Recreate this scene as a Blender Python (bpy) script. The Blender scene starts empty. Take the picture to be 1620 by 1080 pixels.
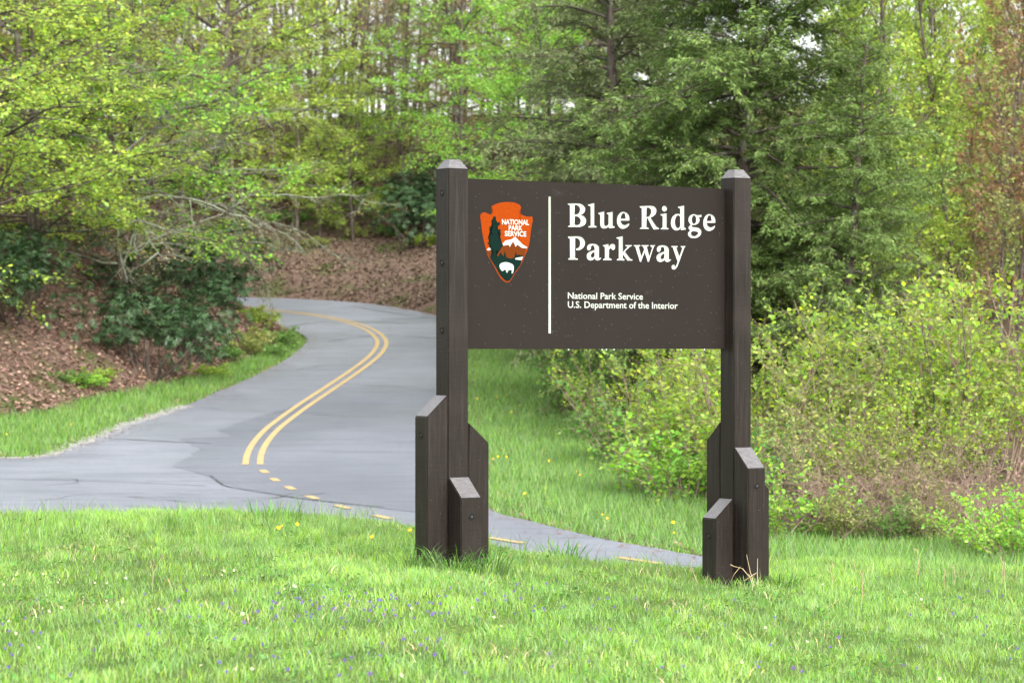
import bpy, bmesh, math
import numpy as np
from mathutils import Vector, Matrix

# ------------------------------------------------------------------ camera, world, sun, exposure
scene = bpy.context.scene
COL = scene.collection
EYE = 1.6          # camera height above the lawn
FPX = 4400.0       # focal length in pixels of a 1620 px wide frame
HOR = 552.0        # row of the horizon in that frame
cam_d = bpy.data.cameras.new('camera')
cam = bpy.data.objects.new('camera', cam_d)
COL.objects.link(cam)
cam.location = (0, 0, EYE)
cam.rotation_euler = (math.radians(90), 0, 0)
cam_d.sensor_width = 36.0
cam_d.lens = 36.0 * FPX / 1620.0
cam_d.shift_y = (HOR - 540.0) / 1620.0
cam_d.clip_start = 0.5
cam_d.clip_end = 5000
cam_d.dof.use_dof = True
cam_d.dof.focus_distance = 21.8
cam_d.dof.aperture_fstop = 4.5
scene.camera = cam

SUN_EL, SUN_AZ = math.radians(40), math.radians(158)   # azimuth clockwise from +Y
world = bpy.data.worlds.new('World')
scene.world = world
world.use_nodes = True
wn, wl = world.node_tree.nodes, world.node_tree.links
wn.clear()
sky = wn.new('ShaderNodeTexSky')
sky.sky_type = 'NISHITA'
sky.sun_disc = False
sky.sun_elevation = SUN_EL
sky.sun_rotation = SUN_AZ
sky.air_density = 1.2
sky.dust_density = 3.0
sky.ozone_density = 1.0
hs = wn.new('ShaderNodeHueSaturation')
hs.inputs['Saturation'].default_value = 0.2        # overcast: the blue is veiled by cloud
bg = wn.new('ShaderNodeBackground')
bg.inputs['Strength'].default_value = 0.15
wo = wn.new('ShaderNodeOutputWorld')
wl.new(sky.outputs[0], hs.inputs['Color'])
wl.new(hs.outputs[0], bg.inputs['Color'])
wl.new(bg.outputs[0], wo.inputs['Surface'])

sun_d = bpy.data.lights.new('sun', 'SUN')
sun_d.energy = 1.5
sun_d.angle = math.radians(50)
sun_d.color = (1.0, 0.97, 0.92)
sun = bpy.data.objects.new('sun', sun_d)
COL.objects.link(sun)
sdir = Vector((math.sin(SUN_AZ) * math.cos(SUN_EL), math.cos(SUN_AZ) * math.cos(SUN_EL), math.sin(SUN_EL)))
sun.rotation_euler = sdir.to_track_quat('Z', 'Y').to_euler()

scene.view_settings.view_transform = 'Standard'
scene.view_settings.look = 'None'
scene.view_settings.gamma = 1.0
scene.view_settings.exposure = 1.6
scene.cycles.max_bounces = 5
scene.cycles.diffuse_bounces = 4
scene.cycles.glossy_bounces = 2
scene.cycles.transmission_bounces = 4
scene.cycles.transparent_max_bounces = 4
scene.cycles.use_denoising = True
scene.cycles.sample_clamp_indirect = 6.0

rng = np.random.default_rng(7)

# ------------------------------------------------------------------ materials
def new_mat(name):
    m = bpy.data.materials.new(name)
    m.use_nodes = True
    nt = m.node_tree
    nt.nodes.clear()
    out = nt.nodes.new('ShaderNodeOutputMaterial')
    return m, nt, out

def N(nt, t, **kw):
    n = nt.nodes.new(t)
    for k, v in kw.items():
        if k in n.inputs:
            n.inputs[k].default_value = v
        else:
            setattr(n, k, v)
    return n

def noise_fac(nt, scale, detail=3.0, rough=0.55, vec=None, lo=0.35, hi=0.65):
    n = N(nt, 'ShaderNodeTexNoise', Scale=scale, Detail=detail, Roughness=rough)
    if vec is not None:
        nt.links.new(vec, n.inputs['Vector'])
    r = N(nt, 'ShaderNodeMapRange')
    r.inputs['From Min'].default_value = lo
    r.inputs['From Max'].default_value = hi
    nt.links.new(n.outputs['Fac'], r.inputs['Value'])
    return r.outputs['Result']

def mixc(nt, fac, a, b):
    n = nt.nodes.new('ShaderNodeMix')
    n.data_type = 'RGBA'
    for s, v in ((n.inputs[0], fac), (n.inputs[6], a), (n.inputs[7], b)):
        if isinstance(v, bpy.types.NodeSocket):
            nt.links.new(v, s)
        elif isinstance(v, (int, float)):
            s.default_value = v
        else:
            s.default_value = (v[0], v[1], v[2], 1)
    return n.outputs[2]

def world_pos(nt, scale=(1, 1, 1)):
    g = nt.nodes.new('ShaderNodeNewGeometry')
    m = nt.nodes.new('ShaderNodeMapping')
    m.inputs['Scale'].default_value = scale
    nt.links.new(g.outputs['Position'], m.inputs['Vector'])
    return m.outputs['Vector']

def obj_pos(nt, scale=(1, 1, 1)):
    g = nt.nodes.new('ShaderNodeTexCoord')
    m = nt.nodes.new('ShaderNodeMapping')
    m.inputs['Scale'].default_value = scale
    nt.links.new(g.outputs['Object'], m.inputs['Vector'])
    return m.outputs['Vector']

def bsdf(nt, out, color, rough=0.7, spec=0.3, bump=None, bump_d=0.01, bump_s=0.5):
    b = nt.nodes.new('ShaderNodeBsdfPrincipled')
    if isinstance(color, bpy.types.NodeSocket):
        nt.links.new(color, b.inputs['Base Color'])
    else:
        b.inputs['Base Color'].default_value = (*color, 1)
    if isinstance(rough, bpy.types.NodeSocket):
        nt.links.new(rough, b.inputs['Roughness'])
    else:
        b.inputs['Roughness'].default_value = rough
    b.inputs['Specular IOR Level'].default_value = spec
    if bump is not None:
        bp = nt.nodes.new('ShaderNodeBump')
        bp.inputs['Distance'].default_value = bump_d
        bp.inputs['Strength'].default_value = bump_s
        nt.links.new(bump, bp.inputs['Height'])
        nt.links.new(bp.outputs['Normal'], b.inputs['Normal'])
    nt.links.new(b.outputs[0], out.inputs['Surface'])
    return b

def flat_mat(name, color, rough=0.6, spec=0.3):
    m, nt, out = new_mat(name)
    f = noise_fac(nt, 30.0)
    c = mixc(nt, f, [x * 0.88 for x in color], [min(1, x * 1.08) for x in color])
    bsdf(nt, out, c, rough, spec)
    return m

def leaf_mat(name, trans=0.4, hue=0.035, val=0.45, gloss=0.0, use_obj=True, color=(0.1, 0.2, 0.03), patch=None, sat=0.15):
    """leaf colour = the object's own colour, varied leaf by leaf with the 'rnd' attribute"""
    m, nt, out = new_mat(name)
    at = N(nt, 'ShaderNodeAttribute', attribute_name='rnd')
    if use_obj:
        oi = nt.nodes.new('ShaderNodeObjectInfo')
        base = oi.outputs['Color']
    else:
        base = mixc(nt, 0.0, color, color)
    if patch is not None:
        base = mixc(nt, noise_fac(nt, patch[0], 2.0, vec=world_pos(nt), lo=0.4, hi=0.62), base, patch[1])
    h = nt.nodes.new('ShaderNodeHueSaturation')
    nt.links.new(base, h.inputs['Color'])
    r1 = N(nt, 'ShaderNodeMapRange')
    r1.inputs['To Min'].default_value = 1 - val
    r1.inputs['To Max'].default_value = 1 + val
    nt.links.new(at.outputs['Fac'], r1.inputs['Value'])
    nt.links.new(r1.outputs[0], h.inputs['Value'])
    mu = N(nt, 'ShaderNodeMath', operation='MULTIPLY')
    mu.inputs[1].default_value = 7.31
    nt.links.new(at.outputs['Fac'], mu.inputs[0])
    fr = N(nt, 'ShaderNodeMath', operation='FRACT')
    nt.links.new(mu.outputs[0], fr.inputs[0])
    r2 = N(nt, 'ShaderNodeMapRange')
    r2.inputs['To Min'].default_value = 0.5 - hue
    r2.inputs['To Max'].default_value = 0.5 + hue
    nt.links.new(fr.outputs[0], r2.inputs['Value'])
    nt.links.new(r2.outputs[0], h.inputs['Hue'])
    mu3 = N(nt, 'ShaderNodeMath', operation='MULTIPLY')
    mu3.inputs[1].default_value = 23.7
    nt.links.new(at.outputs['Fac'], mu3.inputs[0])
    fr3 = N(nt, 'ShaderNodeMath', operation='FRACT')
    nt.links.new(mu3.outputs[0], fr3.inputs[0])
    r3 = N(nt, 'ShaderNodeMapRange')
    r3.inputs['To Min'].default_value = 1 - sat
    r3.inputs['To Max'].default_value = 1 + sat * 0.5
    nt.links.new(fr3.outputs[0], r3.inputs['Value'])
    nt.links.new(r3.outputs[0], h.inputs['Saturation'])
    d = nt.nodes.new('ShaderNodeBsdfDiffuse')
    t = nt.nodes.new('ShaderNodeBsdfTranslucent')
    nt.links.new(h.outputs[0], d.inputs['Color'])
    nt.links.new(h.outputs[0], t.inputs['Color'])
    mx = nt.nodes.new('ShaderNodeMixShader')
    mx.inputs[0].default_value = trans
    nt.links.new(d.outputs[0], mx.inputs[1])
    nt.links.new(t.outputs[0], mx.inputs[2])
    last = mx.outputs[0]
    if gloss > 0:
        g = nt.nodes.new('ShaderNodeBsdfGlossy')
        g.inputs['Roughness'].default_value = 0.45
        m2 = nt.nodes.new('ShaderNodeMixShader')
        m2.inputs[0].default_value = gloss
        nt.links.new(last, m2.inputs[1])
        nt.links.new(g.outputs[0], m2.inputs[2])
        last = m2.outputs[0]
    nt.links.new(last, out.inputs['Surface'])
    return m

def bark_mat(name, a, b, lichen=None, lf=0.5):
    m, nt, out = new_mat(name)
    v = obj_pos(nt, (6, 6, 1.2))
    c = mixc(nt, noise_fac(nt, 2.5, 4.0, vec=v), a, b)
    if lichen is not None:
        c = mixc(nt, noise_fac(nt, 3.0, 3.0, vec=obj_pos(nt), lo=lf - 0.08, hi=lf + 0.1), c, lichen)
    bsdf(nt, out, c, 0.9, 0.1, bump=noise_fac(nt, 4.0, 4.0, vec=v), bump_d=0.02)
    return m

M = {}
M['leaf'] = leaf_mat('leaf', 0.5)
M['needle'] = leaf_mat('needle', 0.3, hue=0.02, val=0.4)
M['glossy_leaf'] = leaf_mat('glossy_leaf', 0.15, hue=0.02, val=0.4, gloss=0.03)
M['litter'] = leaf_mat('litter', 0.1, hue=0.03, val=0.55, use_obj=True)
M['blade'] = leaf_mat('blade', 0.35, hue=0.03, val=0.5, sat=0.35, patch=(1.1, (0.19, 0.34, 0.078)))
M['bark'] = bark_mat('bark', (0.075, 0.058, 0.048), (0.17, 0.14, 0.115), (0.22, 0.23, 0.18), 0.6)
M['bark_dark'] = bark_mat('bark_dark', (0.05, 0.04, 0.034), (0.12, 0.095, 0.08), (0.14, 0.15, 0.11), 0.62)
M['bark_lichen'] = bark_mat('bark_lichen', (0.08, 0.075, 0.06), (0.16, 0.15, 0.12), (0.23, 0.255, 0.185), 0.47)
M['cane'] = bark_mat('cane', (0.19, 0.125, 0.10), (0.36, 0.27, 0.215))
M['straw'] = bark_mat('straw', (0.30, 0.22, 0.12), (0.48, 0.38, 0.24))

def ground_mat():
    m, nt, out = new_mat('ground')
    at = N(nt, 'ShaderNodeAttribute', attribute_name='grass')
    v = world_pos(nt)
    n1 = noise_fac(nt, 1.3, 5.0, vec=v)
    n2 = noise_fac(nt, 14.0, 4.0, vec=v)
    lit = mixc(nt, n2, (0.085, 0.056, 0.043), (0.175, 0.12, 0.09))
    lit = mixc(nt, noise_fac(nt, 0.7, 4.0, vec=v, lo=0.52, hi=0.68), lit, (0.07, 0.085, 0.03))
    gr = mixc(nt, n1, (0.05, 0.10, 0.02), (0.10, 0.16, 0.03))
    gr = mixc(nt, noise_fac(nt, 5.0, 4.0, vec=v, lo=0.55, hi=0.75), gr, (0.12, 0.11, 0.05))
    ad = N(nt, 'ShaderNodeMath', operation='ADD')
    sb = N(nt, 'ShaderNodeMath', operation='MULTIPLY_ADD')
    sb.inputs[1].default_value = 0.5
    sb.inputs[2].default_value = -0.25
    nt.links.new(noise_fac(nt, 2.2, 3.0, vec=v), sb.inputs[0])
    nt.links.new(at.outputs['Fac'], ad.inputs[0])
    nt.links.new(sb.outputs[0], ad.inputs[1])
    mr = N(nt, 'ShaderNodeMapRange')
    mr.inputs['From Min'].default_value = 0.35
    mr.inputs['From Max'].default_value = 0.65
    nt.links.new(ad.outputs[0], mr.inputs['Value'])
    bsdf(nt, out, mixc(nt, mr.outputs[0], lit, gr), 0.95, 0.1, bump=n2, bump_d=0.04)
    return m
M['ground'] = ground_mat()

def asphalt_mat(name, a, b):
    m, nt, out = new_mat(name)
    v = world_pos(nt)
    c = mixc(nt, noise_fac(nt, 0.22, 4.0, vec=world_pos(nt, (1.0, 0.35, 1)), lo=0.38, hi=0.62), a, b)
    c = mixc(nt, noise_fac(nt, 60.0, 2.0, vec=v), [x * 0.8 for x in a], c)
    c = mixc(nt, noise_fac(nt, 1.4, 5.0, vec=world_pos(nt, (0.35, 2.0, 1)), lo=0.5, hi=0.8), c, [x * 0.72 for x in a])
    c = mixc(nt, noise_fac(nt, 7.0, 5.0, 0.7, vec=v, lo=0.6, hi=0.8), c, [x * 0.7 for x in a])
    rough = N(nt, 'ShaderNodeMapRange')
    rough.inputs['To Min'].default_value = 0.42
    rough.inputs['To Max'].default_value = 0.7
    nt.links.new(noise_fac(nt, 0.3, 4.0, vec=v), rough.inputs['Value'])
    bsdf(nt, out, c, rough.outputs[0], 0.5, bump=noise_fac(nt, 90.0, 2.0, vec=v), bump_d=0.004, bump_s=0.4)
    return m
M['asphalt'] = asphalt_mat('asphalt', (0.160, 0.170, 0.202), (0.262, 0.277, 0.320))  # light bluish base includes the wet road's sky reflection as colour
M['asphalt_dark'] = asphalt_mat('asphalt_dark', (0.125, 0.134, 0.162), (0.205, 0.218, 0.256))
M['tar'] = flat_mat('tar', (0.05, 0.05, 0.055), 0.6)

def paint_yellow():
    m, nt, out = new_mat('yellow_paint')
    v = world_pos(nt)
    c = mixc(nt, noise_fac(nt, 9.0, 8.0, 0.8, vec=v, lo=0.47, hi=0.66), (0.46, 0.32, 0.135), (0.24, 0.21, 0.16))
    bsdf(nt, out, c, 0.6, 0.3)
    return m
M['yellow_paint'] = paint_yellow()

def painted_wood(name, vertical=True):
    m, nt, out = new_mat(name)
    grain = noise_fac(nt, 3.0, 5.0, 0.6, vec=obj_pos(nt, (40, 40, 1.5)))
    saw = noise_fac(nt, 2.0, 2.0, 0.5, vec=obj_pos(nt, (3, 3, 110)))
    c = mixc(nt, grain, (0.0095, 0.0065, 0.0050), (0.0185, 0.0135, 0.0112))
    c = mixc(nt, noise_fac(nt, 2.0, 4.0, vec=obj_pos(nt), lo=0.5, hi=0.8), c, (0.024, 0.018, 0.0158))
    streak = noise_fac(nt, 2.0, 4.0, 0.6, vec=obj_pos(nt, (22, 22, 0.7)), lo=0.52, hi=0.75)
    c = mixc(nt, streak, c, (0.030, 0.025, 0.023))
    # droplets and specks of dirt
    vo = N(nt, 'ShaderNodeTexVoronoi', Scale=26.0)
    nt.links.new(obj_pos(nt), vo.inputs['Vector'])
    sp = N(nt, 'ShaderNodeMapRange')
    sp.inputs['From Min'].default_value = 0.10
    sp.inputs['From Max'].default_value = 0.05
    nt.links.new(vo.outputs['Distance'], sp.inputs['Value'])
    gate = N(nt, 'ShaderNodeMath', operation='MULTIPLY')
    sepc = nt.nodes.new('ShaderNodeSeparateColor')
    nt.links.new(vo.outputs['Color'], sepc.inputs[0])
    gt = N(nt, 'ShaderNodeMath', operation='GREATER_THAN')
    gt.inputs[1].default_value = 0.72
    nt.links.new(sepc.outputs[0], gt.inputs[0])
    nt.links.new(sp.outputs[0], gate.inputs[0])
    nt.links.new(gt.outputs[0], gate.inputs[1])
    c = mixc(nt, gate.outputs[0], c, (0.09, 0.085, 0.082))
    add = N(nt, 'ShaderNodeMath', operation='ADD')
    nt.links.new(grain, add.inputs[0])
    nt.links.new(saw, add.inputs[1])
    bsdf(nt, out, c, 0.45, 0.22, bump=add.outputs[0], bump_d=0.0012, bump_s=0.4)
    return m
M['brown_wood'] = painted_wood('brown_painted_wood')

def sheen_end_grain():
    m, nt, out = new_mat('sky_sheen_end_grain')
    f = noise_fac(nt, 3.0, 5.0, 0.6, vec=obj_pos(nt, (8, 60, 8)))
    c = mixc(nt, f, (0.075, 0.068, 0.068), (0.15, 0.145, 0.15))  # paler grey puts the sky's sheen on the timber tops into the colour
    bsdf(nt, out, c, 0.4, 0.5, bump=f, bump_d=0.002)
    return m
M['sheen_end_grain'] = sheen_end_grain()

def panel_mat():
    m, nt, out = new_mat('brown_sign_paint')
    v = obj_pos(nt)
    c = mixc(nt, noise_fac(nt, 1.5, 4.0, vec=v), (0.0122, 0.0086, 0.0071), (0.0142, 0.0102, 0.0086))
    smear = noise_fac(nt, 3.0, 5.0, 0.65, vec=obj_pos(nt, (1.5, 1, 3)), lo=0.64, hi=0.9)
    c = mixc(nt, smear, c, (0.04, 0.036, 0.036))
    vo = N(nt, 'ShaderNodeTexVoronoi', Scale=34.0)
    nt.links.new(v, vo.inputs['Vector'])
    sp = N(nt, 'ShaderNodeMapRange')
    sp.inputs['From Min'].default_value = 0.17
    sp.inputs['From Max'].default_value = 0.08
    nt.links.new(vo.outputs['Distance'], sp.inputs['Value'])
    sepc = nt.nodes.new('ShaderNodeSeparateColor')
    nt.links.new(vo.outputs['Color'], sepc.inputs[0])
    gt = N(nt, 'ShaderNodeMath', operation='GREATER_THAN')
    gt.inputs[1].default_value = 0.7
    nt.links.new(sepc.outputs[0], gt.inputs[0])
    gate = N(nt, 'ShaderNodeMath', operation='MULTIPLY')
    nt.links.new(sp.outputs[0], gate.inputs[0])
    nt.links.new(gt.outputs[0], gate.inputs[1])
    mul = N(nt, 'ShaderNodeMath', operation='MULTIPLY')
    mul.inputs[1].default_value = 0.8
    nt.links.new(gate.outputs[0], mul.inputs[0])
    c = mixc(nt, mul.outputs[0], c, (0.085, 0.082, 0.082))
    bsdf(nt, out, c, 0.55, 0.16)
    return m
M['panel'] = panel_mat()
M['white_paint'] = flat_mat('white_paint', (0.37, 0.39, 0.355), 0.5)
M['orange_paint'] = flat_mat('orange_paint', (0.23, 0.032, 0.0005), 0.75, 0.08)
M['rust_paint'] = flat_mat('rust_paint', (0.10, 0.021, 0.002), 0.75, 0.08)
M['green_paint'] = flat_mat('green_paint', (0.0015, 0.0115, 0.0085), 0.75, 0.08)
M['hole_shade'] = flat_mat('hole_shade', (0.0025, 0.002, 0.002), 0.6)  # near-black colour stands in for the shade inside a bored hole
def metal():
    m, nt, out = new_mat('galvanised_steel')
    b = bsdf(nt, out, mixc(nt, noise_fac(nt, 60), (0.05, 0.042, 0.038), (0.14, 0.13, 0.125)), 0.45, 0.5)
    b.inputs['Metallic'].default_value = 0.7
    return m
M['steel'] = metal()
M['water'] = flat_mat('water_drop', (0.75, 0.78, 0.8), 0.1, 0.6)
M['stone'] = flat_mat('pale_gravel', (0.27, 0.265, 0.25), 0.9)

# ------------------------------------------------------------------ object helpers
def link(o, parent=None):
    COL.objects.link(o)
    if parent is not None:
        o.parent = parent
    return o

def tag(o, label=None, cat=None, group=None, kind=None):
    for k, v in (('label', label), ('category', cat), ('group', group), ('kind', kind)):
        if v:
            o[k] = v
    return o

def empty(name, loc=(0, 0, 0), rz=0.0, s=1.0):
    o = bpy.data.objects.new(name, None)
    o.empty_display_size = 0.2
    link(o)
    o.location = loc
    o.rotation_euler = (0, 0, rz)
    o.scale = (s, s, s) if isinstance(s, (int, float)) else s
    return o

def np_mesh(name, verts, groups, mats, rnd=None, smooth=False):
    """groups: list of (faces array (n,k), material index); rnd: per-vertex float"""
    me = bpy.data.meshes.new(name)
    verts = np.asarray(verts, dtype=np.float32)
    me.vertices.add(len(verts))
    me.vertices.foreach_set('co', verts.ravel())
    groups = [(np.asarray(f, dtype=np.int32), mi) for f, mi in groups if len(f)]
    nl = sum(f.size for f, _ in groups)
    nf = sum(len(f) for f, _ in groups)
    me.loops.add(nl)
    me.polygons.add(nf)
    me.loops.foreach_set('vertex_index', np.concatenate([f.ravel() for f, _ in groups]))
    starts, mi_arr, off = [], [], 0
    for f, mi in groups:
        starts.append(off + np.arange(len(f)) * f.shape[1])
        off += f.size
        mi_arr.append(np.full(len(f), mi))
    me.polygons.foreach_set('loop_start', np.concatenate(starts).astype(np.int32))
    me.polygons.foreach_set('material_index', np.concatenate(mi_arr).astype(np.int32))
    if smooth is not False:
        if smooth is True:
            sm = np.ones(nf, dtype=bool)
        else:
            sm = np.isin(np.concatenate(mi_arr), smooth)
        me.polygons.foreach_set('use_smooth', sm)
    for m in mats:
        me.materials.append(m)
    if rnd is not None:
        a = me.attributes.new('rnd', 'FLOAT', 'POINT')
        a.data.foreach_set('value', np.asarray(rnd, dtype=np.float32))
    me.update()
    me.validate()
    return me

def bm_obj(name, bm, mat, parent=None, smooth=False):
    me = bpy.data.meshes.new(name)
    bm.normal_update()
    bm.to_mesh(me)
    bm.free()
    for m in (mat if isinstance(mat, (list, tuple)) else [mat]):
        me.materials.append(m)
    if smooth:
        for p in me.polygons:
            p.use_smooth = True
    return link(bpy.data.objects.new(name, me), parent)

def norm(v):
    v = np.asarray(v, dtype=float)
    return v / (np.linalg.norm(v, axis=-1, keepdims=True) + 1e-12)

# ------------------------------------------------------------------ the lie of the land
PD = np.array([-400, 0, 24, 28, 32, 38, 48, 58, 68, 78, 88, 95, 105, 120, 160, 1200.])
PZ = np.array([-.95, -.95, -.95, -.92, -.84, -.70, -.40, .20, 1.0, 1.81, 2.7, 3.37, 4.0, 4.4, 4.8, 6.0])
_d = np.arange(-400, 1200, 0.5)
_z = np.interp(_d, PD, PZ)
_k = np.exp(-0.5 * (np.arange(-12, 13) / 5.0) ** 2)
_z = np.convolve(np.pad(_z, 12, mode='edge'), _k / _k.sum(), mode='valid')
def prof(D):
    return np.interp(D, _d, _z)

_dd = np.linspace(27, 108, 1200)
_rows = HOR + (EYE - prof(_dd)) * FPX / _dd
def px2w(px, row):
    """photo pixel on the road plane -> ground X, D"""
    D = np.interp(-row, -_rows, _dd)
    return ((px - 810.0) / FPX * D, D)
def atpx(px, D):
    return (px - 810.0) / FPX * D

def catmull(pts, step=0.6):
    P = np.asarray(pts, dtype=float)
    out = []
    for i in range(len(P) - 1):
        p0, p1, p2, p3 = P[max(i - 1, 0)], P[i], P[i + 1], P[min(i + 2, len(P) - 1)]
        n = max(2, int(np.linalg.norm(p2 - p1) / step))
        for t in np.arange(n) / n:
            out.append(0.5 * ((2 * p1) + (-p0 + p2) * t + (2 * p0 - 5 * p1 + 4 * p2 - p3) * t * t + (-p0 + 3 * p1 - 3 * p2 + p3) * t ** 3))
    out.append(P[-1])
    return np.array(out)

edge_spur = [(-60, 93), (-25, 91), (-14, 89), (-9.2, 86.6), (-7.6, 84.8), (-6.6, 82.5), (-5.95, 80)] + \
    [px2w(*q) for q in ((487, 540), (470, 556), (440, 575), (380, 603), (300, 640), (200, 672), (130, 700), (0, 725))] + [(-16, 51.5), (-30, 53), (-60, 55)]
edge_near = [(-60, 37), (-20, 35), (-10, 34), (-4, 34), (-1.5, 33.2), (0, 31.3), (2, 28.7), (4, 26.9), (8, 25), (14, 23.6), (40, 20)]
edge_right = [(40, 26), (14, 28.5), (8, 29.4), (4, 31)] + [px2w(*q) for q in ((1108, 878), (1050, 868), (950, 850), (850, 825), (778, 803), (738, 755), (722, 690), (720, 620), (724, 580), (727, 545), (722, 520), (690, 498))]
edge_far = [px2w(*q) for q in ((690, 498), (600, 482), (500, 474), (390, 470))] + [(-16, 97), (-30, 98.5), (-60, 100)]
E = [catmull(e, 0.35) for e in (edge_spur, edge_near, edge_right, edge_far)]
def wobble(e, amp):
    n = len(e)
    w = np.convolve(rng.normal(0, 1, n + 8), np.ones(9) / 9, mode='valid') * amp
    out = e.copy()
    out[1:-1, 1] += w[1:-1]
    out[1:-1, 0] += np.roll(w, 5)[1:-1] * 0.6
    return out
E = [wobble(E[0], 0.18), E[1], wobble(E[2], 0.12), E[3]]
E[3][0] = E[2][-1]
ROAD = np.concatenate([E[0], E[1], E[2][:-1], E[3]])
EDGE_TAG = np.concatenate([np.full(len(e), i) for i, e in enumerate((E[0], E[1], E[2][:-1], E[3]))])

verge_top = [(-60, 64), (-30, 61.5), (-16, 59.5)] + [px2w(*q) for q in ((0, 662), (150, 634), (300, 603), (420, 560), (455, 530))] + [(-7.0, 82.0)]
VERGE = np.concatenate([catmull(verge_top, 0.5), E[0][(E[0][:, 1] < 82)]])
bush_line = [px2w(*q) for q in ((800, 553), (870, 562), (900, 640), (960, 730), (1000, 790), (1110, 850))] + [(4.2, 33.4), (8, 33.2), (14, 33)]
BUSH = catmull(bush_line, 0.6)

def inside(poly, X, Y):
    r = np.zeros(X.shape, dtype=bool)
    n = len(poly)
    for i in range(n):
        x1, y1 = poly[i]
        x2, y2 = poly[(i + 1) % n]
        c = ((y1 > Y) != (y2 > Y))
        if c.any():
            xi = (x2 - x1) * (Y - y1) / ((y2 - y1) if y2 != y1 else 1e-9) + x1
            r ^= c & (X < xi)
    return r

def dist_poly(poly, X, Y, closed=True):
    best = np.full(X.shape, 1e9)
    idx = np.zeros(X.shape, dtype=int)
    n = len(poly)
    for i in range(n if closed else n - 1):
        a, b = poly[i], poly[(i + 1) % n]
        ab = b - a
        L2 = ab @ ab + 1e-12
        t = np.clip(((X - a[0]) * ab[0] + (Y - a[1]) * ab[1]) / L2, 0, 1)
        d = (X - a[0] - t * ab[0]) ** 2 + (Y - a[1] - t * ab[1]) ** 2
        m = d < best
        best[m] = d[m]
        idx[m] = i
    return np.sqrt(best), idx

def sstep(a, b, x):
    t = np.clip((x - a) / (b - a), 0, 1)
    return t * t * (3 - 2 * t)

def blur(F, n):
    k = np.ones(2 * n + 1) / (2 * n + 1)
    F = np.apply_along_axis(lambda v: np.convolve(np.pad(v, n, mode='edge'), k, mode='valid'), 0, F)
    return np.apply_along_axis(lambda v: np.convolve(np.pad(v, n, mode='edge'), k, mode='valid'), 1, F)

GX = np.concatenate([[-900, -450, -220, -120, -80], np.arange(-60, 30.01, 0.4), [34, 40, 60, 90, 140, 250, 450, 900]])
GD = np.concatenate([[-300, -120, -50, -20, -8, 0, 4, 7], np.arange(9, 125.01, 0.4), [130, 140, 155, 180, 220, 300, 500, 1100]])
XX, DD = np.meshgrid(GX, GD, indexing='xy')
in_road = inside(ROAD, XX, DD)
in_verge = inside(VERGE, XX, DD)
d_road, e_idx = dist_poly(ROAD, XX, DD)
d_verge, _ = dist_poly(VERGE, XX, DD)
ZONE = EDGE_TAG[e_idx]                    # 0 spur, 1 lawn side, 2 right, 3 far slope
ZONE[(ZONE == 1) & (DD > 45)] = 0
ZONE[(ZONE == 0) & (DD < 40)] = 1
d_out = np.where(in_road, 0, d_road)
d_spur = np.where(in_road | in_verge, 0, np.minimum(d_road, d_verge))
d_bush, b_idx = dist_poly(BUSH, XX, DD, closed=False)
beyond_bush = XX > np.interp(DD, BUSH[::-1, 1][np.argsort(BUSH[::-1, 1])], BUSH[::-1, 0][np.argsort(BUSH[::-1, 1])])
def softcap(x, c):
    return c * np.tanh(x / c)
bank = np.where(ZONE == 0, softcap(0.62 * d_spur, 15.0), 0)
bank = np.where(ZONE == 3, softcap(0.40 * np.maximum(d_out - 0.3, 0), 8.5), bank)
bank = np.where((ZONE == 2), np.where(beyond_bush, softcap(0.12 * d_bush, 3.0), 0), bank)
ib = (GX > -60) & (GX < 30)
bank = np.where(in_road | (d_out < 0.3), 0, blur(bank, 1))
def sp(x, w):
    return w * np.log1p(np.exp(np.clip(x / w, -40, 40)))
lawn = -softcap(0.135 * sp(XX + 0.75, 0.4), 0.5)
dc = np.interp(XX, [-6, -2, -.6, 0, 1.6, 2.2, 3.2], [26.5, 26.0, 24.6, 22.6, 22.7, 24.3, 25.0])
s = sstep(0, 1, (DD - dc) / 6.5)
lumps = 0.02 * np.sin(XX * 1.7 + 0.6 * np.sin(DD * 0.9)) * np.sin(DD * 1.3 + XX * 0.4)
ZZ = lawn * (1 - s) + prof(DD) * s + bank
rough_n = rng.normal(0, 1, ZZ.shape)
rough_n = blur(rough_n, 2) * 0.25
ZZ = ZZ + np.where(in_road, -0.12, np.where(d_out < 0.45, 0.0, lumps + np.where((ZONE == 0) | (ZONE == 3), rough_n * np.clip(d_spur, 0, 1), rough_n * 0.15)))
ZZ = np.where(~in_road & (d_out < 0.3), ZZ - 0.06, ZZ)

def T(X, D):
    X = np.atleast_1d(np.asarray(X, dtype=float))
    D = np.atleast_1d(np.asarray(D, dtype=float))
    i = np.clip(np.searchsorted(GX, X) - 1, 0, len(GX) - 2)
    j = np.clip(np.searchsorted(GD, D) - 1, 0, len(GD) - 2)
    u = (X - GX[i]) / (GX[i + 1] - GX[i])
    v = (D - GD[j]) / (GD[j + 1] - GD[j])
    return (ZZ[j, i] * (1 - u) * (1 - v) + ZZ[j, i + 1] * u * (1 - v) + ZZ[j + 1, i] * (1 - u) * v + ZZ[j + 1, i + 1] * u * v)

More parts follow.
